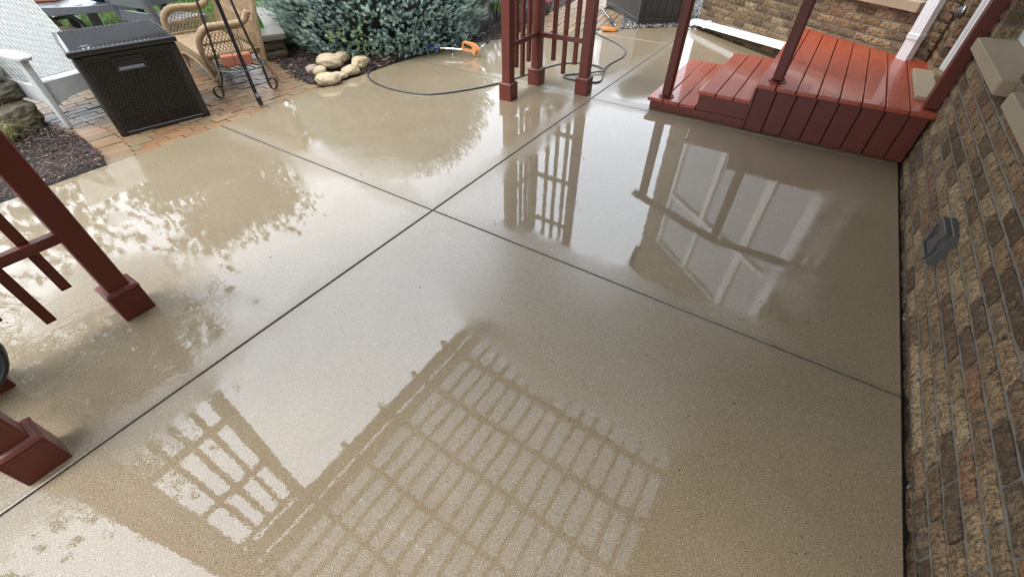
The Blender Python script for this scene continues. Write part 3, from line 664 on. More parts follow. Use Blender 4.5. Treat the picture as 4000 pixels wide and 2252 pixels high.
for k in range(5):
    y0, y1 = edges[k]+.004, edges[k+1]-.004; n = int((y1-y0)/.019); V = []; F = []
    for i in range(n+1):
        y = y0+(y1-y0)*i/n; h = .009*math.sin(i*math.pi/2)
        for x in (-2.192, .285): V.append((x, y, 2.536+KS*(x+2.3)+h))
    for i in range(n): F.append((i*2, i*2+1, i*2+3, i*2+2))
    m_ = MB(); m_.add(V, F); m_.build('roof_sheet', M['sheet'], pg, smooth=True)

# ------------------------------------------------------------------ wooden steps and landing
dk = empty('wooden_steps', (-.2, 4.8, 0), 'glossy wet rust red wooden landing with two low steps against the brick wall', 'steps')
def treads(x0, n, pitch, y0, y1s, ztop, wlast=None):
    for i in range(n):
        a = x0+i*pitch; b = a+pitch-.007
        if wlast and i == n-1: b = a+wlast
        y1 = y1s(a, b) if callable(y1s) else (y1s, y1s)
        m_ = MB(); m_.prism([(a, y0), (b, y0), (b, y1[1]), (a, y1[0])], ztop-.034, ztop); m_.build('tread_board', M['tread'], dk, bevel=.006, seg=2)
treads(-1.175, 3, .1475, 4.115, 5.49, .107)
treads(-.745, 3, .1475, 4.115, 5.49, .237)
def bayy(x): tt = (x-WA.x)/WD.x; return WA.y+WD.y*tt
treads(-.318, 8, .1465, 4.095, lambda a, b: (bayy(a)-.025, bayy(min(b, .74))-.025), .372, wlast=.150)
# carcass boards
def brd(lo, hi, mat='railx'): MB().lohi(lo, hi).build('fascia_board', M[mat], dk, bevel=.003)
brd((-1.150, 4.128, .004), (-.302, 4.160, .072)); brd((-.735, 4.1285, .0745), (-.302, 4.1605, .202))
brd((-1.150, 5.44, .004), (-.302, 5.47, .072)); brd((-.735, 5.441, .0745), (-.302, 5.471, .202))
brd((-1.151, 4.161, .004), (-1.122, 5.439, .072), 'raily'); brd((-.734, 4.161, .1085), (-.705, 5.439, .202), 'raily'); brd((-.306, 4.17, .2385), (-.280, 6.3, .337), 'raily')
for i in range(8):
    a = -.300+i*.1465; b = min(a+.139, .838); MB().lohi((a, 4.112, .006), (b, 4.130, .3365)).build('skirt_board', M['post'], dk, bevel=.003)
MB().lohi((-.322, 4.104, .003), (-.3015, 4.134, .336)).build('corner_trim', M['post'], dk, bevel=.002)
cb = MB(); cb.lohi((-.295, 4.132, .004), (.84, 5.4, .333)); cb.lohi((-.29, 5.4, .004), (-.05, 6.2, .333)); cb.build('carcass', M['dark'], dk)
# screw heads
sc = MB()
for i in range(8):
    for yy in (4.135, 4.9):
        for q in (.035, .105): sc.lathe([(.004, 0), (.004, .0012), (0, .0016)], (-.318+i*.1465+q, yy, .372), 6)
sc.build('screw', M['rubberblack'], dk)
# ------------------------------------------------------------------ stair railing on flanges
rl = empty('stair_railing', (-.6, 4.22, .1), 'square rust red railing posts on round flanges with a sloping handrail on the steps', 'railing')
def rpost(x, y, z0, z1):
    p = MB().box((x, y, (z0+z1)/2+.004), (.082, .082, z1-z0-.006)).build('post', M['post'], rl, bevel=.014)
    f_ = MB(); f_.lathe([(.0, z0+.001), (.068, z0+.001), (.068, z0+.006), (.055, z0+.010), (0, z0+.010)], (x, y, 0), 20); f_.build('flange', M['railx'], p)
    b = MB()
    for k in range(4): b.lathe([(.007, z0+.010), (.007, z0+.017), (0, z0+.018)], (x+.055*math.cos(k*math.pi/2+.6), y+.055*math.sin(k*math.pi/2+.6), 0), 6)
    b.build('bolt', M['railx'], p)
rpost(-1.032, 4.205, .107, .93); rpost(-.195, 4.255, .372, 1.20)
MB().box((.814, 4.228, (.372+1.2)/2+.002), (.084, .085, 1.2-.374)).build('wall_post', M['post'], rl, bevel=.004)
hr = MB(); hr.bar((-1.14, 4.195, .925), (-.18, 4.25, 1.235), .09, .04); hr.build('handrail', M['railx'], rl, bevel=.006)
hr = MB(); hr.bar((-.178, 4.25, 1.232), (.80, 4.225, 1.225), .09, .04); hr.build('handrail', M['railx'], rl, bevel=.006)

# ------------------------------------------------------------------ resin storage box
U = Vector((.225, .974, 0)).normalized(); Vb = Vector((-U.y, U.x, 0)); F0 = Vector((-4.635, 1.10, -.008))
sb_ = empty('storage_box', F0, 'dark brown woven resin storage box on the pavers beside the white chair', 'storage box')
def bxp(u, v_, z): return F0+U*u+Vb*v_+Vector((0, 0, z))
BM = Matrix((U, Vb, Vector((0, 0, 1)))).transposed()
def bbx(m_, u0, u1, v0, v1, z0, z1): m_.box(bxp((u0+u1)/2, (v0+v1)/2, (z0+z1)/2), (u1-u0, v1-v0, z1-z0), M=BM)
BWd, BDp, BHt = .695, .80, .60
m_ = MB(); bbx(m_, .03, BWd-.03, .018, BDp-.018, 0, BHt); m_.build('body', M['resin'], sb_, bevel=.006)
for u in (0, BWd-.05):
    for v_ in (0, BDp-.05): m_ = MB(); bbx(m_, u, u+.05, v_, v_+.05, 0, BHt); m_.build('corner_post', M['resin'], sb_, bevel=.012, seg=2)
for q_ in ((.05, BWd-.05, .006, .03, 0, .03), (.051, BWd-.051, .004, .026, BHt-.03, BHt), (.008, .03, .051, BDp-.05, 0, .03)):
    m_ = MB(); bbx(m_, *q_); m_.build('panel_rail', M['resin'], sb_, bevel=.004)
m_ = MB(); bbx(m_, -.016, BWd+.016, -.016, BDp+.016, BHt+.003, BHt+.048); lid = m_.build('lid', M['resin'], sb_, bevel=.016, seg=3)
def weave(m_, o, a, b, n_, na, nb, w_, h_, d_, skip=None, fl=.6):
    """raised strand crossings over a panel spanned by a, b"""
    for j in range(nb):
        for i in range(na):
            fa = (i+.5+(.5 if j % 2 else 0))/na; fb = (j+.5)/nb
            if fa > .99 or (skip and skip(fa, fb)): continue
            c_ = o+a*fa+b*fb; ah = a.normalized()*w_/2; bh = b.normalized()*h_/2
            m_.add([c_-ah-bh, c_+ah*.8-bh*.6, c_+ah+bh, c_-ah*.8+bh*.6, c_+n_*d_-ah*fl+bh*(fl-.2), c_+n_*d_+ah*fl+bh*(fl+.1)], [(0, 1, 5, 4), (1, 2, 5), (2, 3, 4, 5), (3, 0, 4)])
Z = Vector((0, 0, 1))
m_ = MB(); weave(m_, bxp(.06, .017, .04), U*(BWd-.12), Z*(BHt-.085), -Vb, 24, 30, .017, .011, .011, lambda a, b: abs(a-.47) < .19 and b > .80)
m_.build('woven_panel', M['resin'], sb_)
m_ = MB(); weave(m_, bxp(.029, .06, .04), Vb*(BDp-.12), Z*(BHt-.085), -U, 30, 32, .017, .011, .011); m_.build('woven_panel', M['resin'], sb_)
m_ = MB(); weave(m_, bxp(.015, .015, BHt+.047), U*(BWd-.03), Vb*(BDp-.03), Z, 22, 26, .024, .017, .014, lambda a, b: (a-.15)**2+(b-.10)**2 < .004, .05); m_.build('woven_top', M['resin'], lid)
m_ = MB(); m_.lathe([(.03, 0), (.03, .004), (.026, .006), (0, .006)], bxp(.12, .10, BHt+.047), 18); m_.build('emblem', M['resin2'], lid)
m_ = MB(); u0 = .24; bbx(m_, u0-.02, u0+.19, -.002, .017, .545, .556); bbx(m_, u0-.02, u0-.008, -.002, .017, .475, .545); bbx(m_, u0+.178, u0+.19, -.002, .017, .475, .545); bbx(m_, u0-.02, u0+.19, -.002, .017, .466, .475)
hd = m_.build('handle', M['resin'], sb_, bevel=.003)
m_ = MB(); m_.add([bxp(u0, .016, .478), bxp(u0+.17, .016, .478), bxp(u0+.17, .016, .492), bxp(u0, .016, .492), bxp(u0, .004, .476), bxp(u0+.17, .004, .476)], [(4, 5, 2, 3), (0, 4, 3), (1, 2, 5)]); m_.build('grip', M['resin'], hd)

# ------------------------------------------------------------------ honey wicker loveseat
EX = Vector((-.975, .222, 0)).normalized(); EY = Vector((.222, .975, 0)).normalized(); O = Vector((-4.93, 2.15, -.01))
ws = empty('wicker_loveseat', O, 'honey coloured wicker loveseat with diamond lattice arms behind the plant stand', 'loveseat')
def wp(a, b, z): return O+EX*a+EY*b+Z*z
SW, SD, SZ = 1.20, .50, .33
m_ = MB(); m_.add([wp(0, 0, SZ), wp(SW, 0, SZ), wp(SW, SD, SZ-.02), wp(0, SD, SZ-.02), wp(0, 0, SZ-.02), wp(SW, 0, SZ-.02), wp(SW, SD, SZ-.04), wp(0, SD, SZ-.04)], [(0, 1, 2, 3), (7, 6, 5, 4), (0, 4, 5, 1), (1, 5, 6, 2), (2, 6, 7, 3), (3, 7, 4, 0)])
m_.tube([wp(-.01, -.005, SZ-.005), wp(SW+.01, -.005, SZ-.005)], .014, 7); m_.build('seat', M['wick'], ws)
ap = MB(); bot = MB(); n = 56; bp = []
for i in range(n+1):
    a = SW*i/n; k = abs(2*i/n-1); zb = .225-.10*k**3
    ap.tube([wp(a, -.008, SZ), wp(a, -.008, zb)], .0048, 4); bp.append(wp(a, -.010, zb))
for zz in (.30, .275): ap.tube([wp(0, -.008, zz), wp(SW, -.008, zz)], .006, 5)
ap.tube(bp, .011, 6); ap.build('apron', M['wick'], ws)
ap2 = MB(); bp = []
for i in range(25):
    b_ = SD*i/24; k = abs(2*i/24-1); zb = .23-.10*k**3; ap2.tube([wp(-.008, b_, SZ), wp(-.008, b_, zb)], .0048, 4); bp.append(wp(-.01, b_, zb))
ap2.tube(bp, .011, 6); ap2.build('apron', M['wick'], ws)
for (a, b, sa, sb2) in ((.02, .02, 0, 0), (SW-.02, .02, 0, 0), (.02, SD-.02, -.01, .10), (SW-.02, SD-.02, .01, .10)):
    m_ = MB(); m_.tube([wp(a, b, SZ), wp(a+sa*.4, b+sb2*.4, .2), wp(a+sa, b+sb2, 0)], .021, 8, radii=[1, .95, .7]); m_.build('leg', M['wick'], ws)
def arm(side):
    a0 = -.012 if side == 0 else SW+.012; s_ = -1 if side == 0 else 1
    hoop = spline([(0, .20), (-.025, .36), (.0, .50), (.09, .575), (.22, .585), (.36, .575), (.47, .60), (.53, .70)], 5) if False else None
    pts2 = [(.01, .21), (-.02, .36), (.0, .49), (.08, .565), (.20, .575), (.34, .565), (.45, .585), (.51, .66)]
    P3 = spline([wp(a0+s_*.012*math.sin(i), b, z) for i, (b, z) in enumerate(pts2)], 6)
    m_ = MB(); m_.tube(P3, .030, 9, radii=[.6+.4*min(1, i/14)+(.12 if i % 2 else -.07) for i in range(len(P3))]); m_.tube([p-Z*.03+EY*.012 for p in P3[6:34]], .012, 6)
    ar = m_.build('arm', M['wick'], ws, smooth=True)
    lt = MB()
    def top(b): return float(np.interp(b, [-.02, .0, .08, .2, .34, .45], [.42, .47, .545, .555, .545, .56]))-.015
    for k in range(-14, 16):
        for sg in (1, -1):
            seg = []
            for q in np.linspace(0, 1, 15):
                z = SZ+.25*q; b = k*.034+sg*.17*q
                if .0 <= b <= .33 and z < top(b): seg.append(wp(a0, b, z))
            if len(seg) > 1: lt.tube([seg[0], seg[-1]], .0042, 4)
    for dz in (0, .012): lt.tube([wp(a0, .0, .435+dz), wp(a0, .33, .435+dz)], .006, 5)
    lt.tube([wp(a0, .335, SZ), wp(a0, .335, .47), wp(a0, .37, .53), wp(a0, .42, .545)], .011, 6)
    lt.tube([wp(a0, .0, SZ+.012), wp(a0, .5, SZ+.012)], .012, 6)
    for k in range(8): lt.tube([wp(a0, .35+k*.02, SZ), wp(a0, .36+k*.019, .50-abs(k-4)*.008)], .004, 4)
    lt.build('lattice', M['wick'], ar)
arm(0); arm(1)
bk = MB(); lean = lambda z: SD+.02+(z-SZ)*.16
topz = lambda a: .86+.20*math.exp(-((a/SW-.5)/.32)**2)
for i in range(64):
    a = .02+(SW-.04)*i/63; bk.tube([wp(a, lean(SZ), SZ), wp(a, lean(topz(a)), topz(a))], .0045, 4)
bk.build('backrest', M['wick'], ws)
bf = MB(); fp = [wp(-.01, lean(SZ-.1), SZ-.1), wp(-.015, lean(.6), .6), wp(-.01, lean(.82), .80)]+[wp(SW*i/16, lean(topz(SW*i/16)), topz(SW*i/16)) for i in range(17)]+[wp(SW+.01, lean(.82), .80), wp(SW+.015, lean(.6), .6), wp(SW+.01, lean(SZ-.1), SZ-.1)]
bf.tube(fp, .026, 8, radii=[1+(.06 if i % 2 else -.05) for i in range(len(fp))])
for z in (.56, .575, .59): bf.tube([wp(0, lean(z), z), wp(SW, lean(z), z)], .008, 5)
bf.build('back_frame', M['wick'], ws, smooth=True)

# ------------------------------------------------------------------ white wicker armchair
CO = Vector((-5.235, .945, -.01)); wc = empty('wicker_armchair', CO, 'white woven wicker armchair with flat arms between the boulders and the storage box', 'armchair')
CX = Vector((-.985, -.17, 0)).normalized(); CY = Vector((-.17, .985, 0)).normalized()        # CX towards its back, CY towards its far side
def cp(a, b, z): return CO+CX*a+CY*b+Z*z
CWd = .64
def quadtube(m_, p, q, w0, w1, t_=.035): m_.sweep([p, (Vector(p)+Vector(q))/2, q], [(-w0/2, -t_/2), (w0/2, -t_/2), (w0/2, t_/2), (-w0/2, t_/2)], up=tuple(CX), scales=[1, (1+w1/w0)/2, w1/w0])
for b in (0, CWd):
    m_ = MB(); quadtube(m_, cp(0, b, 0), cp(.01, b, .545), .055, .09); m_.build('leg', M['wwick'], wc, bevel=.012, seg=2)
    m_ = MB(); quadtube(m_, cp(.60, b, 0), cp(.50, b, .50), .05, .07); m_.build('leg', M['wwick'], wc, bevel=.012, seg=2)
    m_ = MB(); AX = [cp(-.09, b, .555), cp(-.06, b, .565), cp(.1, b, .57), cp(.35, b, .56), cp(.62, b, .54)]
    m_.sweep(AX, [(-.02, -.055), (.02, -.055), (.02, .055), (-.02, .055)], up=(0, 0, 1), scales=[.75, 1, 1.05, .9, .75]); m_.build('arm', M['wwick'], wc, bevel=.015, seg=2)
m_ = MB(); m_.add([cp(.0, .03, .36), cp(.0, CWd-.03, .36), cp(.52, CWd-.03, .29), cp(.52, .03, .29), cp(0, .03, .33), cp(0, CWd-.03, .33), cp(.52, CWd-.03, .26), cp(.52, .03, .26)], [(0, 1, 2, 3), (7, 6, 5, 4), (0, 4, 5, 1), (1, 5, 6, 2), (2, 6, 7, 3), (3, 7, 4, 0)]); m_.build('seat', M['wwick'], wc, bevel=.008)
m_ = MB(); n = 14; V = []; F = []
for i in range(n+1):
    b = .02+(CWd-.04)*i/n; zb = .235-.055*abs(2*i/n-1)**2.5
    V += [cp(-.004, b, .365), cp(-.004, b, zb), cp(.028, b, .365), cp(.028, b, zb)]
for i in range(n): k = i*4; F += [(k, k+4, k+5, k+1), (k+2, k+3, k+7, k+6), (k, k+2, k+6, k+4), (k+1, k+5, k+7, k+3)]
m_.add(V, F); m_.build('apron', M['wwick'], wc)
for b in (0.0, CWd): m_ = MB(); m_.prism([cp(.02, b-.014, 0)[:2], cp(.55, b-.014, 0)[:2], cp(.55, b+.014, 0)[:2], cp(.02, b+.014, 0)[:2]], .20, .34); m_.build('side_rail', M['wwick'], wc, bevel=.006)
m_ = MB(); m_.add([cp(.42, .02, .30), cp(.42, CWd-.02, .30), cp(.86, CWd-.01, 1.05), cp(.86, .01, 1.05), cp(.455, .02, .28), cp(.455, CWd-.02, .28), cp(.895, CWd-.01, 1.03), cp(.895, .01, 1.03)], [(0, 1, 2, 3), (7, 6, 5, 4), (0, 4, 5, 1), (1, 5, 6, 2), (2, 6, 7, 3), (3, 7, 4, 0)]); m_.build('backrest', M['wwick'], wc, bevel=.012, seg=2)
m_ = MB()
for i in range(27):
    b = .03+(CWd-.06)*i/26; m_.tube([cp(.414, b, .305), cp(.852, b, 1.045)], .0112, 6)
m_.build('woven_strand', M['wwick'], wc)['kind'] = 'stuff'

# ------------------------------------------------------------------ iron plant stand with bricks on its ring
PC = Vector((-4.535, 2.245, -.01)); ps = empty('plant_stand', PC, 'black iron three legged plant stand with curled feet and a ring shelf', 'plant stand')
feet = [Vector((-4.755, 2.075, -.01)), Vector((-4.30, 2.165, -.01)), Vector((-4.555, 2.475, -.01))]
for f_ in feet:
    d = (f_-PC); d.z = 0; r0 = d.length; d.normalize(); pts = []
    at = lambda r, z: PC+d*r+Z*(z+.01)
    pts = [at(.13, 1.15), at(.145, .85), at(.165, .6), at(.195, .35), at(.205, .30), at(.215, .2), at(r0-.015, .08), at(r0-.004, .025), at(r0+.02, .006), at(r0+.055, .02), at(r0+.072, .055), at(r0+.058, .095), at(r0+.02, .115), at(r0-.01, .10)]
    m_ = MB(); side = Z.cross(d); m_.sweep(spline(pts, 4), [(-.016, -.003), (.016, -.003), (.016, .003), (-.016, .003)], up=tuple(side)); m_.build('leg', M['black'], ps)
ring = [PC+Vector((math.cos(a)*.205, math.sin(a)*.205, .305)) for a in np.linspace(0, 2*math.pi, 40, endpoint=False)]
m_ = MB(); m_.tube(ring, .007, 8, closed=True); rg = m_.build('ring', M['hose'], ps, smooth=True)
m_ = MB()
for k in range(-3, 4):
    y = k*.052; hx = math.sqrt(.205**2-y*y); m_.tube([PC+Vector((-hx, y, .300)), PC+Vector((hx, y, .300))], .0045, 5)
m_.build('cross_wire', M['black'], rg)
ring2 = [PC+Vector((math.cos(a)*.14, math.sin(a)*.14, .95)) for a in np.linspace(0, 2*math.pi, 32, endpoint=False)]
MB().tube(ring2, .006, 6, closed=True).build('ring', M['black'], ps)
for k, (u, lab) in enumerate(((-.093, 'red clay brick on the plant stand ring, on the storage box side'), (.035, 'longer red clay brick on the plant stand ring, on the spruce side'))):
    L_ = .105 if k == 0 else .145; d = Vector((.42, .9, 0)).normalized(); c_ = PC+d*(u+.0)+Vector((-.02, .02, .3105+.045))
    o = MB(); o.box(c_, (L_, .10, .088), rz=math.atan2(d.y, d.x)); tag(o.build('brick', M['redbrick'], bevel=.012, seg=2), lab, 'brick', 'bricks on the plant stand')

# ------------------------------------------------------------------ rocks, boulders, stone wall
def rockmesh(seed, sub=3, rough=.16, flat=1.0):
    bm = bmesh.new(); bmesh.ops.create_icosphere(bm, subdivisions=sub, radius=1); r_ = np.random.default_rng(seed); K = r_.normal(0, 1, (9, 3))*1.8; ph = r_.uniform(0, 6.28, 9)
    for v in bm.verts:
        p = np.array(v.co); s = 1+rough*sum(math.sin(K[i] @ p+ph[i]) for i in range(9))/3.5; q = Vector(p)*1.0+Vector((seed*3.1, seed*1.7, 0)); s += rough*.9*(mnoise.fractal(q*2.2, .8, 2.2, 5)); v.co = Vector(p*s)
    return bm
def rock(name, c, r, rz, seed, mat, label, cat, group=None, tilt=0, rough=.16, sub=3, blocky=0):
    bm = rockmesh(seed, sub, rough); Mx = Matrix.Rotation(rz, 4, 'Z') @ Matrix.Rotation(tilt, 4, 'X') @ Matrix.Diagonal((*r, 1))
    for v in bm.verts:
        if blocky:
            p = v.co; m = max(abs(p.x), abs(p.y), abs(p.z)); v.co = p.lerp(p/m*.86, blocky)
        v.co = Mx @ v.co
    me = bpy.data.meshes.new(name); bm.to_mesh(me); bm.free(); me.materials.append(mat); me.polygons.foreach_set('use_smooth', [True]*len(me.polygons))
    o = bpy.data.objects.new(name, me); COL.objects.link(o); o.location = c; WL[o] = Vector(c); return tag(o, label, cat, group)
RG = 'fieldstones at the mulch bed corner'
RK = [((-4.63, 3.04, .045), (.085, .10, .075), .4, 'pinkrock', 'small pinkish stone at the back left end of the fieldstone pile'),
      ((-4.50, 3.04, .05), (.10, .075, .07), .9, 'rock', 'small tan stone between the pinkish stone and the big front stone'),
      ((-4.22, 2.92, .055), (.17, .105, .085), .95, 'rock', 'largest pale tan stone, front of the pile touching the pavers'),
      ((-4.25, 3.07, .035), (.13, .08, .06), 1.0, 'rock', 'flat mottled stone just behind the largest front stone'),
      ((-4.63, 3.27, .075), (.19, .14, .115), .8, 'rock', 'big lumpy brown stone at the top middle of the pile'),
      ((-4.73, 3.52, .05), (.15, .10, .085), 1.0, 'rock', 'rough dark topped stone farthest back under the spruce'),
      ((-4.24, 3.25, .055), (.125, .09, .075), 1.1, 'rock', 'smooth oval yellow stone right of the flat stone by the patio edge'),
      ((-4.33, 3.47, .065), (.17, .10, .095), 1.75, 'rock', 'long pointed tan stone at the right end of the pile')]
for i, (c, r, rz, mt, lab) in enumerate(RK): rock('fieldstone', c, tuple(q*.76 for q in r), rz, 20+i, M[mt], lab, 'stone', RG, rough=.13, sub=4, tilt=random.uniform(-.15, .15))
SG = 'stacked boulders beside the white chair'
rock('boulder', (-5.52, .70, .10), (.23, .17, .13), .3, 51, M['dstone'], 'rough grey boulder lowest in the stack beside the mulch', 'boulder', SG, rough=.24, blocky=.55, sub=5)
rock('boulder', (-5.62, .68, .29), (.21, .16, .085), .5, 52, M['dstone'], 'dark mossy middle boulder of the stack by the white chair', 'boulder', SG, rough=.24, blocky=.55, sub=5)
rock('boulder', (-5.66, .66, .435), (.25, .18, .085), .2, 53, M['cap'], 'flat topped greenish boulder on top of the stack', 'boulder', SG, rough=.22, blocky=.65, sub=5)
sw = empty('stone_wall', (-5.75, 3.25, 0), 'low stacked stone garden wall end with a pale capstone right of the loveseat', 'stone wall')
d0 = Vector((-.87, .49, 0)).normalized(); n0 = Vector((.49, .87, 0))
def blockrow(z0, h, L0, n, mt, wdt, nm):
    for k in range(n):
        c_ = Vector((-5.62, 3.24, 0))+d0*(L0*k)+Z*(z0+h/2); bm = rockmesh(70+k+int(z0*100), 4, .05 if nm == 'capstone' else .13)
        Mx = Matrix.Translation(c_-WL[sw]) @ Matrix.Rotation(math.atan2(d0.y, d0.x)+random.uniform(-.06, .06), 4, 'Z') @ Matrix.Diagonal((L0*.53, wdt, h*.52, 1))
        for v in bm.verts:
            p = v.co; m = max(abs(p.x), abs(p.y), abs(p.z)); v.co = Mx @ p.lerp(p/m*.97, .93 if nm == 'capstone' else .72)
        me = bpy.data.meshes.new(nm); bm.to_mesh(me); bm.free(); me.materials.append(mt); o = bpy.data.objects.new(nm, me); COL.objects.link(o); o.parent = sw
blockrow(-.02, .12, .33, 5, M['dstone'], .17, 'wall_stone'); blockrow(.09, .12, .36, 5, M['dstone'], .165, 'wall_stone'); blockrow(.205, .07, .44, 4, M['cap'], .19, 'capstone')
m_ = MB(); m_.lathe([(0, 0), (.050, 0), (.055, .01), (.050, .06), (.032, .15), (.018, .22), (.014, .28), (.017, .285), (.0, .287)], (-5.80, 3.27, .275), 16); tag(m_.build('green_bottle', M['green'], smooth=True), 'bright green glass bottle standing on the pale capstone', 'bottle')
# weathered log behind the white chair
lg = MB(); lpts = spline([(-9.3, 1.55, .42), (-8.8, 1.62, .36), (-8.3, 1.72, .26), (-7.8, 1.82, .12), (-7.5, 1.9, .02)], 6)
lg.tube(lpts, .26, 14, radii=[.9+.18*math.sin(i*1.3)+.08*math.sin(i*3.1) for i in range(len(lpts))]); tag(lg.build('driftwood_log', M['log'], smooth=True), 'big weathered driftwood log behind the white chair', 'log')

# ------------------------------------------------------------------ grey table, chair, things on it
TC = Vector((-8.25, 2.75, 0)); tb = empty('patio_table', TC, 'round grey slatted patio table with an orange tray on top', 'table')
m_ = MB()
for k in range(13):
    x = -.9+k*.15-.0; a, b = x-.072, x+.072; r_ = .98
    ya = math.sqrt(max(.02, r_*r_-max(abs(a), abs(b))**2*.98)); m_2 = MB(); m_2.lohi((TC.x+a, TC.y-ya, .475), (TC.x+b, TC.y+ya, .50)); m_2.build('slat', M['grey'], tb, bevel=.003)
m_.sweep([TC+Vector((math.cos(a)*1.0, math.sin(a)*1.0, .475)) for a in np.linspace(0, 2*math.pi, 56, endpoint=False)], [(-.045, -.03), (.03, -.03), (.03, .03), (-.045, .03)], closed=True); m_.build('rim', M['grey'], tb, bevel=.004)
for sx_, sy_ in ((-1, -1), (1, -1), (1, 1), (-1, 1)):
    m_ = MB(); m_.bar(TC+Vector((sx_*.42, sy_*.42, 0)), TC+Vector((sx_*.42, sy_*.42, .44)), .09, .09, up=(1, 0, 0)); m_.build('leg', M['grey'], tb, bevel=.004)
m_ = MB(); m_.tube(spline([TC+Vector((-.75, -.75, .16)), TC+Vector((-.3, -.55, .27)), TC+Vector((.1, -.5, .28)), TC+Vector((.75, -.62, .18))], 8), .028, 6); m_.build('stretcher', M['grey'], tb)
m_ = MB(); m_.box((-8.26, 2.06, .525), (.40, .34, .03), rz=.9); m_.box((-8.26, 2.06, .546), (.34, .28, .012), rz=.9); tag(m_.build('tray', M['terra'], bevel=.006), 'orange terracotta tray on the grey table', 'tray')
m_ = MB(); m_.lathe([(0, .505), (.08, .505), (.15, .54), (.19, .60), (.20, .64), (.185, .64), (.14, .56), (0, .52)], (-7.56, 2.44, 0), 24); tag(m_.build('bowl', M['navy'], smooth=True), 'dark blue bowl on the grey table', 'bowl')
gc = empty('patio_chair', (-6.65, 2.62, 0), 'grey plank backed patio chair seen from behind at the table', 'chair')
gx = Vector((.985, .155, 0)).normalized(); gy = Vector((-.155, .985, 0)); gO = Vector((-6.98, 2.33, 0))
def gp(a, b, z): return gO+gx*a+gy*b+Z*z
GW = .66
for a in (0, GW):
    m_ = MB(); m_.bar(gp(a, .10, 0), gp(a, -.12, 1.0), .075, .05, up=tuple(gy)); m_.build('back_post', M['grey'], gc, bevel=.004)
    m_ = MB(); m_.bar(gp(a, .55, 0), gp(a, .55, .40), .06, .06, up=tuple(gy)); m_.build('leg', M['grey'], gc, bevel=.004)
for k in range(4):
    z = .44+k*.155; off = .10-.22*z
    m_ = MB(); m_.box(gp(GW/2, off-.006, z), (GW-.075, .025, .105), M=Matrix((gx, gy, Z)).transposed()); m_.build('back_slat', M['grey'], gc, bevel=.004)
for k in range(5):
    m_ = MB(); m_.box(gp(GW/2, .12+k*.10, .385), (GW-.0, .09, .025), M=Matrix((gx, gy, Z)).transposed()); m_.build('seat_slat', M['grey'], gc, bevel=.003)

# ------------------------------------------------------------------ hose, spray gun, spray wand
HP = [(-4.11, 4.35), (-4.22, 4.15), (-4.29, 3.95), (-4.28, 3.72), (-4.20, 3.50), (-4.08, 3.33), (-3.86, 3.21), (-3.57, 3.16), (-3.25, 3.20), (-3.06, 3.31), (-2.86, 3.60), (-2.72, 3.92), (-2.66, 4.13), (-2.62, 4.32), (-2.57, 4.62), (-2.49, 4.86), (-2.34, 5.00), (-2.16, 5.03), (-2.03, 4.99), (-1.95, 4.90), (-1.99, 4.80), (-2.10, 4.70), (-2.24, 4.56), (-2.25, 4.47), (-2.12, 4.44), (-1.95, 4.46), (-1.85, 4.53), (-1.88, 4.70), (-1.97, 4.92), (-2.00, 5.20), (-1.99, 5.55), (-2.08, 5.82), (-2.35, 6.10), (-2.70, 6.36), (-3.05, 6.75), (-3.3, 7.6), (-3.4, 9)]
hz_ = [.07, .035, .012] + [.0085]*(len(HP)-3); hz_[19] = .012; hz_[20] = .018; hz_[27] = .0085; hz_[28] = .022
m_ = MB(); m_.tube(spline([(x, y, z) for (x, y), z in zip(HP, hz_)], 7), .0085, 8); tag(m_.build('garden_hose', M['hose'], smooth=True), 'dark grey pressure hose looping across the wet concrete past the red posts', 'hose')
def pistol(name, base, fwd, upv, label, wand):
    fwd = Vector(fwd).normalized(); upv = Vector(upv); upv = (upv-fwd*upv.dot(fwd)).normalized(); sd_ = fwd.cross(upv); base = Vector(base)
    g = empty(name, base, label, 'spray gun')
    def P(a, u, s=0): return base+fwd*a+upv*u+sd_*s
    # body ring outline: grip at back, guard below, head at front
    outer = [(0, .0), (.02, -.012), (.13, -.02), (.16, -.055), (.185, -.055), (.225, .02), (.21, .045), (.15, .085), (.03, .095), (.005, .075)]
    inner = [(.022, .018), (.11, .008), (.135, .025), (.12, .05), (.035, .072), (.02, .06)]
    m_ = MB(); T = .018
    op = [Vector(p) for p in outer]; n = len(op); res = []
    def nearest_inner(p): 
        best = min(inner, key=lambda q: (q[0]-p[0])**2+(q[1]-p[1])**2); return best
    ip = [nearest_inner(p) for p in outer]
    vs_ = []; fs_ = []
    for i in range(n):
        for (q, s) in ((outer[i], T), (outer[i], -T), (ip[i], T), (ip[i], -T)): vs_.append(P(q[0], q[1], s))
    for i in range(n):
        a, b = i*4, ((i+1) % n)*4; fs_ += [(a, b, b+1, a+1), (a, a+2, b+2, b), (a+1, b+1, b+3, a+3), (a+2, a+3, b+3, b+2)]
    m_.add(vs_, fs_); m_.build('body', M['orange'], g, bevel=.003)
    m_ = MB(); m_.add([P(.165, -.045, T+.001), P(.183, -.045, T+.001), P(.208, .012, T+.001), P(.19, .02, T+.001), P(.165, -.045, -T-.001), P(.183, -.045, -T-.001), P(.208, .012, -T-.001), P(.19, .02, -T-.001)], [(0, 1, 2, 3), (7, 6, 5, 4)]); m_.build('side_panel', M['rubberblack'], g)
    m_ = MB(); m_.bar(P(.03, .055), P(.125, .032), .016, .016, up=tuple(sd_)); m_.build('trigger', M['rubberblack'], g, bevel=.003)
    return g, P
g, P = pistol('spray_gun', (-3.67, 4.50, .075), (.78, .30, -.05), (.05, .05, 1), 'orange pressure washer spray gun with a blue hose grip lying beside the spruce', False)
m_ = MB(); tail0 = P(-.005, -.002); tails = [(-4.11, 4.35, .072), (-3.93, 4.405, .075), (-3.90, 4.415, .075)]
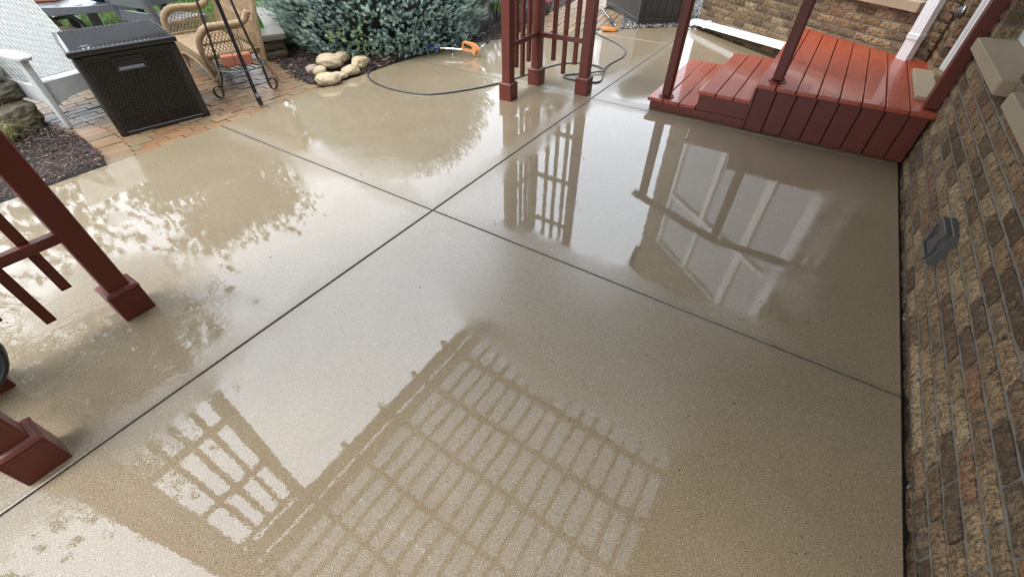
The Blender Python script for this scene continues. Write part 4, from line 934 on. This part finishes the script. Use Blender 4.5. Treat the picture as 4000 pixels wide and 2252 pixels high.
m_.tube([tails[0], tails[1]], .017, 10); m_.build('hose_grip', M['blue'], g, smooth=True)
m_ = MB(); m_.tube([Vector(tails[1]), Vector(tails[1])+(tail0-Vector(tails[1]))*.15], .015, 8); m_.build('coupling', M['brass'], g)
m_ = MB(); a_ = Vector(tails[1])+(tail0-Vector(tails[1]))*.15; tt = [0, .08, .081, .3, .301, .42, .421, .62, .621, .75, .751, 1]; rr = [.011, .011, .015, .015, .009, .009, .014, .014, .009, .009, .012, .012]
m_.tube([a_+(tail0-a_)*q for q in tt], 1, 10, radii=rr); m_.build('swivel_fitting', M['steel'], g)
m_ = MB(); vq = a_+(tail0-a_)*.5; m_.tube([vq, vq+Vector((.0, -.01, -.07))], .009, 8); m_.build('ball_valve', M['steel'], g)
m_ = MB(); m_.lathe([(0, -.012), (.018, -.012), (.018, .012), (0, .012)], vq+Vector((0, -.012, -.03)), 12, (.3, -1, .1)); m_.build('valve_knob', M['rubberblack'], g)
m_ = MB(); s0 = P(.22, .03); s1 = P(.30, .10); m_.tube([s0, s0.lerp(s1, .4), s0.lerp(s1, .41), s0.lerp(s1, .7), s1], 1, 8, radii=[.011, .011, .016, .009, .009]); m_.build('nozzle_stub', M['steel'], g)
m_ = MB(); m_.tube([s1, s1+(s1-s0)*.55], .018, 10); m_.build('nozzle_cap', M['rubberblack'], g, bevel=.004)
g, P = pistol('spray_gun', (-2.58, 6.72, .022), (-.62, -.40, .03), (.5, -.55, .05), 'orange handled spray wand with a steel lance lying where the paver path meets the concrete', True)
w0, w1 = Vector((-2.63, 6.83, .03)), Vector((-3.25, 7.74, .03))
m_ = MB(); m_.tube([w0, w1], .010, 8); m_.build('lance', M['steel'], g, smooth=True)
m_ = MB(); m_.tube([w0.lerp(w1, .18), w0.lerp(w1, .46)], .021, 10); m_.build('lance_grip', M['rubberblack'], g, bevel=.004)
m_ = MB(); m_.tube([w0.lerp(w1, .93), w0.lerp(w1, .96), w0.lerp(w1, .961), w1], 1, 10, radii=[.014, .02, .026, .022]); m_.build('nozzle', M['steel'], g)
m_ = MB(); m_.tube([P(.0, .0), P(-.06, -.01)], .013, 8); m_.build('inlet', M['steel'], g)

# ------------------------------------------------------------------ slatted resin cabinet at the back
K0 = Vector((-2.455, 7.225, -.01)); cab = empty('slatted_cabinet', K0, 'tall dark brown slatted resin garden cabinet standing on pebbles at the back', 'cabinet')
ka = (Vector((-1.93, 7.70, 0))-Vector((-2.455, 7.225, 0))).normalized(); kb = Vector((-ka.y, ka.x, 0))
KM = Matrix((ka, kb, Z)).transposed()
def kp(a, b, z): return K0+ka*a+kb*b+Z*z
def kbx(m_, a0, a1, b0, b1, z0, z1): m_.box(kp((a0+a1)/2, (b0+b1)/2, (z0+z1)/2), (a1-a0, b1-b0, z1-z0), M=KM)
KW, KD, KH = .72, 1.50, 1.05
m_ = MB(); kbx(m_, .02, KW-.02, .02, KD-.02, 0, KH-.01); m_.build('core', M['rubberblack'], cab)
for a in (0, KW-.075):
    for b in (0, KD-.06): m_ = MB(); kbx(m_, a, a+.075, b, b+.06, 0, KH); m_.build('corner_post', M['resin2'], cab, bevel=.006)
for z0 in (0, KH-.1):
    m_ = MB(); kbx(m_, .076, KW-.076, 0.002, .03, z0, z0+.085); m_.build('frame_rail', M['resin2'], cab, bevel=.005)
    m_ = MB(); kbx(m_, .002, .03, .061, KD-.061, z0, z0+.085); m_.build('frame_rail', M['resin2'], cab, bevel=.005)
for i in range(5):
    a = .079+i*.1135; m_ = MB(); kbx(m_, a, a+.105, .008, .03, .087, KH-.102); m_.build('panel_board', M['resin2'], cab, bevel=.006)
for i in range(17):
    b = .065+i*.081; m_ = MB(); kbx(m_, .008, .03, b, b+.070, .087, KH-.102); m_.build('slat', M['resin2'], cab, bevel=.005)
m_ = MB(); kbx(m_, -.03, KW+.03, -.03, KD+.03, KH, KH+.05); m_.build('lid', M['resin2'], cab, bevel=.01)
# pebbles round it
def pebbles(name, poly, box, n, label, r=(.008, .02)):
    x = rng.uniform(box[0], box[1], n*3); y = rng.uniform(box[2], box[3], n*3); k = inpoly(x, y, poly); x, y = x[k][:n], y[k][:n]; n = len(x)
    t_ = np.array([[1, 0, 0], [0, 1, 0], [-1, 0, 0], [0, -1, 0], [0, 0, 1], [.6, .6, .7], [-.6, .6, .7], [.6, -.6, .7], [-.6, -.6, .7]], float)
    Fq = np.array([[0, 1, 5], [1, 2, 6], [2, 3, 8], [3, 0, 7], [0, 5, 7], [1, 6, 5], [2, 8, 6], [3, 7, 8], [5, 6, 4], [6, 8, 4], [8, 7, 4], [7, 5, 4]])
    s = rng.uniform(*r, n); a = rng.uniform(0, 6.28, n); e = rng.uniform(.6, 1, n); ca, sa = np.cos(a), np.sin(a)
    V = t_[None]*np.stack([s, s*e, s*.8], 1)[:, None]; V = np.stack([V[..., 0]*ca[:, None]-V[..., 1]*sa[:, None], V[..., 0]*sa[:, None]+V[..., 1]*ca[:, None], V[..., 2]], 2)
    V += np.stack([x, y, rng.uniform(-.02, .004, n)], 1)[:, None]; F = (Fq[None]+(np.arange(n)*9)[:, None, None]).reshape(-1, 3)
    return tag(npmesh(name, V.reshape(-1, 3), F, M['pebble'], tint=np.repeat(rng.random(n), 9), smooth=True), label, kind='stuff')
gpoly = [(-2.56, 6.90), (-2.0, 7.40), (-1.85, 7.50), (-1.62, 7.62), (-1.0, 9.6), (-2.6, 9.6), (-2.9, 7.75), (-2.74, 7.3)]
pebbles('pebbles', gpoly, (-3, -.9, 6.9, 9.6), 9000, 'mixed dark and pale river pebbles round the slatted cabinet')
MB().prism(gpoly, -.07, -.022).build('gravel_bed', M['dark']).__setitem__('kind', 'structure')

# ------------------------------------------------------------------ plants
def tufts(centers, axes, length, width, nneed, tint):
    """bottle-brush shoots made of flat needles"""
    n = len(centers); tt = np.tile(np.linspace(.05, 1, nneed), (n, 1)); ph = rng.uniform(0, 6.28, (n, nneed))
    ax = axes/np.linalg.norm(axes, axis=1, keepdims=True); ref = np.where(np.abs(ax[:, 2:]) < .9, np.array([[0, 0, 1.]]), np.array([[1., 0, 0]])); e1 = np.cross(ax, ref); e1 /= np.linalg.norm(e1, axis=1, keepdims=True); e2 = np.cross(ax, e1)
    rad = np.cos(ph)[..., None]*e1[:, None]+np.sin(ph)[..., None]*e2[:, None]; b = centers[:, None]+ax[:, None]*(tt*length[:, None])[..., None]
    prof = np.sin(np.clip(tt*.85+.15, 0, 1)*np.pi)**.5; spread = .45+.5*(1-tt**3)
    d = rad*spread[..., None]+ax[:, None]*(1-spread*.5)[..., None]; d /= np.linalg.norm(d, axis=2, keepdims=True)
    L = (width[:, None]*prof*(.8+.4*rng.random((n, nneed))))[..., None]; sd_ = np.cross(d, ax[:, None]+.01); sd_ /= np.linalg.norm(sd_, axis=2, keepdims=True)+1e-9
    wv = width[:, None, None]*.105
    V = np.stack([b-sd_*wv, b+sd_*wv, b+d*L], 2).reshape(-1, 3); F = np.arange(len(V)).reshape(-1, 3)
    tv = np.repeat(np.clip(tint[:, None]+.34*(tt-.62)+rng.normal(0, .05, (n, nneed)), 0, 1).reshape(-1), 3)
    return V, F, tv
SC = np.array([-5.25, 4.78]); spr = empty('blue_spruce', (SC[0], SC[1], 0), 'dense mounded blue spruce bush in the mulch bed', 'shrub')
dirs = []
NB = 560
for i in range(NB):
    ph = i*2.39996; zz = .03+1.85*((i+.5)/NB)**1.25; dirs.append((ph, zz))
CEN = []; AXS = []; LEN = []; TIN = []
def sprrad(z): return 1.45*(1-max(0, (z-.5)/1.6)**2)**.5 if z > .5 else 1.27+.18*math.sin(min(1, z/.5)*math.pi/2)
for ph, zz in dirs:
    r_ = sprrad(zz)*random.uniform(.86, 1.06); out = np.array([math.cos(ph), math.sin(ph), .18+zz*.25]); out /= np.linalg.norm(out); ctr = np.array([SC[0]+math.cos(ph)*r_, SC[1]+math.sin(ph)*r_, zz+random.uniform(-.03, .03)])
    side = np.array([-math.sin(ph), math.cos(ph), 0]); upv = np.cross(out, side); 
    if upv[2] < 0: upv = -upv
    fresh = 1 if (abs(math.atan2(math.sin(ph-(-1.0)), math.cos(ph-(-1.0)))) < .22 and zz < .55 and random.random() < .5) else 0
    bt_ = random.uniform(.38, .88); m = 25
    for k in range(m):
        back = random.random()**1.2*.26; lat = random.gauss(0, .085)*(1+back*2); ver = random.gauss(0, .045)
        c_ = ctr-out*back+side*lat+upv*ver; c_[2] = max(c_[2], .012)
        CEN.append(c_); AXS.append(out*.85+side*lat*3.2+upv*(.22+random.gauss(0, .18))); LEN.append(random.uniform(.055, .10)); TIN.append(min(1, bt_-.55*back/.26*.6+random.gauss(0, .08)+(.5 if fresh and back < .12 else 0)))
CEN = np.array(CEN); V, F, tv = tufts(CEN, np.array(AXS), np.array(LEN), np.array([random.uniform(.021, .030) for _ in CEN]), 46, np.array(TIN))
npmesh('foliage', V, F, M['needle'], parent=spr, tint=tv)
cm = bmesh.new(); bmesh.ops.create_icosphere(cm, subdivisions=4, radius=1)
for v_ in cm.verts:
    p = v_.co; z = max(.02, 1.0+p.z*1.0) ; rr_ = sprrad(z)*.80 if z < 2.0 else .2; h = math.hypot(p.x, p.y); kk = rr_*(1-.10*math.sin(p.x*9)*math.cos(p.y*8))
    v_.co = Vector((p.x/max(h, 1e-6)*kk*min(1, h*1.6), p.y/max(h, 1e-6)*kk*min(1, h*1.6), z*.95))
me = bpy.data.meshes.new('dark_core'); cm.to_mesh(me); cm.free(); me.materials.append(simple('core_shade', (.022, .030, .024), .9, .4, 30, bumpd=.03, bscale=40)); o = bpy.data.objects.new('dark_core', me); COL.objects.link(o); o.parent = spr  # solid dark core; its colour stands in for shade between the shoots
m_ = MB(); m_.tube([(SC[0], SC[1], -.05), (SC[0], SC[1], 1.6)], .06, 8, radii=[1, .4]); m_.build('trunk', M['trunk'], spr)
def leaves(n, cfun, size, droop, aspect=.42, tint=(.3, .9)):
    """folded lance leaves, 6 verts each"""
    V = []; F = []; T = []
    for i in range(n):
        c, d = cfun(i); d = Vector(d).normalized(); L = size*random.uniform(.75, 1.2); s = d.cross(Z); s = s.normalized() if s.length > 1e-4 else Vector((1, 0, 0)); s = (s+Vector((random.gauss(0, .25), random.gauss(0, .25), random.gauss(0, .25)))).normalized(); nn = s.cross(d); W = L*aspect/2; c = Vector(c); dr = Vector((0, 0, -droop*L))
        p = [c, c+d*L*.35+s*W+dr*.12, c+d*L*.35-s*W+dr*.12, c+d*L*.45+nn*(-W*.25)+dr*.15, c+d*L*.72+s*W*.7+dr*.5, c+d*L*.72-s*W*.7+dr*.5, c+d*L+dr]
        k = len(V); V += [tuple(q) for q in p]; F += [(k, k+1, k+3), (k, k+3, k+2), (k+3, k+1, k+4), (k+3, k+5, k+2), (k+3, k+4, k+6), (k+3, k+6, k+5)]; T += [random.uniform(*tint)]*7
    return V, F, T
def shrub(name, c, r, h, n, size, label, cat, tint=(.2, .8), droop=.35, zmin=.05, group=None):
    e = empty(name, (c[0], c[1], 0), label, cat, group)
    def cf(i):
        a = random.uniform(0, 6.283); el = random.uniform(-.2, 1.0); q = random.uniform(.55, 1)**.5; d = Vector((math.cos(a)*math.cos(el), math.sin(a)*math.cos(el), math.sin(el)*.6-.15))
        p = Vector((c[0]+math.cos(a)*math.cos(el)*r*q, c[1]+math.sin(a)*math.cos(el)*r*q, max(zmin, h*.45+math.sin(el)*h*.55*q))); return p, d
    V, F, T = leaves(n, cf, size, droop, tint=tint); npmesh('foliage', V, F, M['leaf'], parent=e, tint=T)
    m_ = MB()
    for k in range(5): a = k*1.3; m_.tube([(c[0], c[1], -.05), (c[0]+math.cos(a)*r*.3, c[1]+math.sin(a)*r*.3, h*.4), (c[0]+math.cos(a)*r*.6, c[1]+math.sin(a)*r*.6, h*.75)], .012, 5, radii=[1, .7, .4])
    m_.build('stem', M['trunk'], e)
shrub('leafy_shrub', (-4.35, 6.25), .48, .80, 420, .15, 'leafy green shrub with long drooping leaves just right of the spruce', 'shrub', (.45, 1.0), .55, .16)
shrub('leafy_shrub', (-5.3, 7.2), .8, 1.2, 900, .13, 'dark leafy shrub behind the cane stake', 'shrub', (.0, .45), .3)
shrub('rose_bush', (-3.98, 7.15), .32, .65, 170, .07, 'low rose bush with a pink bloom beside the paver path', 'rose bush', (.2, .7), .2, .06)
rb = bpy.data.objects['rose_bush']; m_ = MB()
for k in range(3):
    for i in range(6):
        a = i*1.05+k*.5; r_ = .012+.013*k; c_ = Vector((-3.62, 6.50, .30)); m_.add([c_+Vector((0, 0, -.03)), c_+Vector((math.cos(a-.5)*r_, math.sin(a-.5)*r_, .012)), c_+Vector((math.cos(a)*r_*1.3, math.sin(a)*r_*1.3, .028-.006*k)), c_+Vector((math.cos(a+.5)*r_, math.sin(a+.5)*r_, .012))], [(0, 1, 2, 3)])
m_.build('bloom', M['rose'], rb); m_ = MB(); m_.tube([(-3.98, 7.0, .2), (-3.8, 6.75, .34), (-3.62, 6.5, .28)], .005, 5); m_.build('bloom_stem', M['trunk'], rb)
m_ = MB(); m_.tube([(-4.46, 5.90, -.03), (-4.47, 5.91, 1.2)], .010, 7); tag(m_.build('cane_stake', M['bamboo']), 'thin upright cane stake in the mulch beside the leafy shrub', 'stake')
# ornamental grass by the boulders
og = empty('ornamental_grass', (-5.32, .50, 0), 'clump of straw and green ornamental grass blades in front of the boulders', 'grass clump')
V = []; F = []; T = []
for i in range(260):
    a = random.uniform(0, 6.28); L = random.uniform(.18, .48); b0 = Vector((-5.32+random.gauss(0, .05), .50+random.gauss(0, .05), -.01)); d = Vector((math.cos(a), math.sin(a), 0)); W = d.cross(Z)*.0035; pts = []
    sp_ = random.uniform(.35, 1.1); dry_ = random.random()
    for q in (0, .35, .7, 1): pts.append(b0+d*(L*sp_*q**1.3)+Z*(L*(q-.62*sp_*q*q)))
    k = len(V)
    for j, p in enumerate(pts): wq = W*(1-j/3.2); V += [tuple(p-wq), tuple(p+wq)]; T += [dry_]*2
    for j in range(3): F.append((k+j*2, k+j*2+1, k+j*2+3, k+j*2+2))
npmesh('blades', V, F, M['straw'], parent=og, tint=T)
# garden trees beyond the lawn (they close the view and show in the wet slab)
def tree(c, h, r, cz, n, size, label, name='garden_tree', group='garden trees beyond the lawn'):
    e = empty(name, (c[0], c[1], 0), label, 'tree', group); m_ = MB()
    m_.tube([(c[0], c[1], -.1), (c[0]+.1, c[1], h*.4), (c[0], c[1]+.1, h*.85)], .16, 9, radii=[1, .7, .25]); tr_ = m_.build('trunk', M['trunk'], e, smooth=True)
    m_ = MB(); cl = []
    for k in range(26):
        a = random.uniform(0, 6.28); el = random.uniform(-.9, 1.35); q = random.uniform(.45, .95); p = Vector((c[0]+math.cos(a)*math.cos(el)*r*q, c[1]+math.sin(a)*math.cos(el)*r*q, cz+math.sin(el)*(h-cz)*q)); cl.append(p); m_.tube([(c[0], c[1], max(.6, p.z*.55)), p], .04, 5, radii=[1, .3])
    m_.build('limb', M['trunk'], e)
    pc = np.array([cl[i % len(cl)] for i in range(n)]); pp = pc+rng.normal(0, 1, (n, 3))*np.array([r, r, r*.8])*.19; a = rng.normal(0, 1, (n, 3)); a /= np.linalg.norm(a, axis=1, keepdims=True); b = np.cross(a, rng.normal(0, 1, (n, 3))); b /= np.linalg.norm(b, axis=1, keepdims=True); s = (size*rng.uniform(.6, 1.3, n))[:, None]
    V = np.stack([pp-a*s*.5, pp+b*s*.28, pp+a*s*.5, pp-b*s*.28], 1).reshape(-1, 3); F = np.arange(n*4).reshape(-1, 4); npmesh('crown', V, F, M['tree'], parent=e, tint=np.repeat(rng.random(n), 4))
tree((-10.4, -1.3), 8.6, 2.9, 4.6, 9000, .22, 'tall leafy tree left of the patio beyond the boulders')
tree((-11.5, 4.4), 5.6, 2.1, 3.2, 6500, .20, 'broad leafy tree on the lawn behind the loveseat')
tree((-9.8, 7.0), 4.6, 1.3, 2.6, 4000, .18, 'small leafy tree on the lawn behind the spruce')
tree((-7.5, 13.5), 4.6, 1.8, 2.4, 5000, .2, 'rounded leafy tree at the end of the paver path')
tree((-9.5, -6.5), 8.0, 3.0, 4.3, 7000, .24, 'wide leafy tree far left behind the camera')
# ------------------------------------------------------------------ hose reel on the near corner post
hr_ = empty('hose_reel', (-2.33, -.36, .3), 'black round hose reel wheel fixed to the near corner post at the left edge', 'hose reel')
c_ = Vector((-2.28, -.40, .235)); m_ = MB(); ringp = [c_+Vector((0, math.cos(a)*.172, math.sin(a)*.172)) for a in np.linspace(0, 6.283, 36, endpoint=False)]
m_.tube(ringp, .016, 8, closed=True); m_.tube([p+Vector((.035, 0, 0)) for p in ringp], .010, 6, closed=True); m_.build('rim', M['rubberblack'], hr_, smooth=True)
m_ = MB(); m_.lathe([(0, 0), (.158, 0), (.158, .012), (.05, .02), (.05, .04), (0, .04)], c_-Vector((.02, 0, 0)), 28, (1, 0, 0)); m_.build('wheel', M['rubberblack'], hr_)
# ------------------------------------------------------------------ litter on the wet slab
n = 120; x = rng.uniform(-4, .75, n); y = rng.uniform(.1, 4, n); x[:45] = rng.uniform(-.3, .75, 45); y[:45] = rng.uniform(.6, 2.2, 45); V = []; F = []; T = []
for i in range(n):
    a = random.uniform(0, 6.28); L = random.uniform(.003, .011); W = random.uniform(.0012, .003); d = Vector((math.cos(a), math.sin(a), 0)); s = Vector((-d.y, d.x, 0)); c_ = Vector((x[i], y[i], .002)); k = len(V)
    for p in (c_-d*L, c_+s*W+Z*.002, c_+d*L, c_-s*W, c_+Z*.004): V.append(tuple(p))
    F += [(k, k+3, k+4), (k+3, k+2, k+4), (k+2, k+1, k+4), (k+1, k, k+4)]; T += [random.random()]*5
tag(npmesh('leaf_litter', V, F, M['litter'], tint=T), 'tiny brown seeds and leaf bits on the wet slab', kind='stuff')
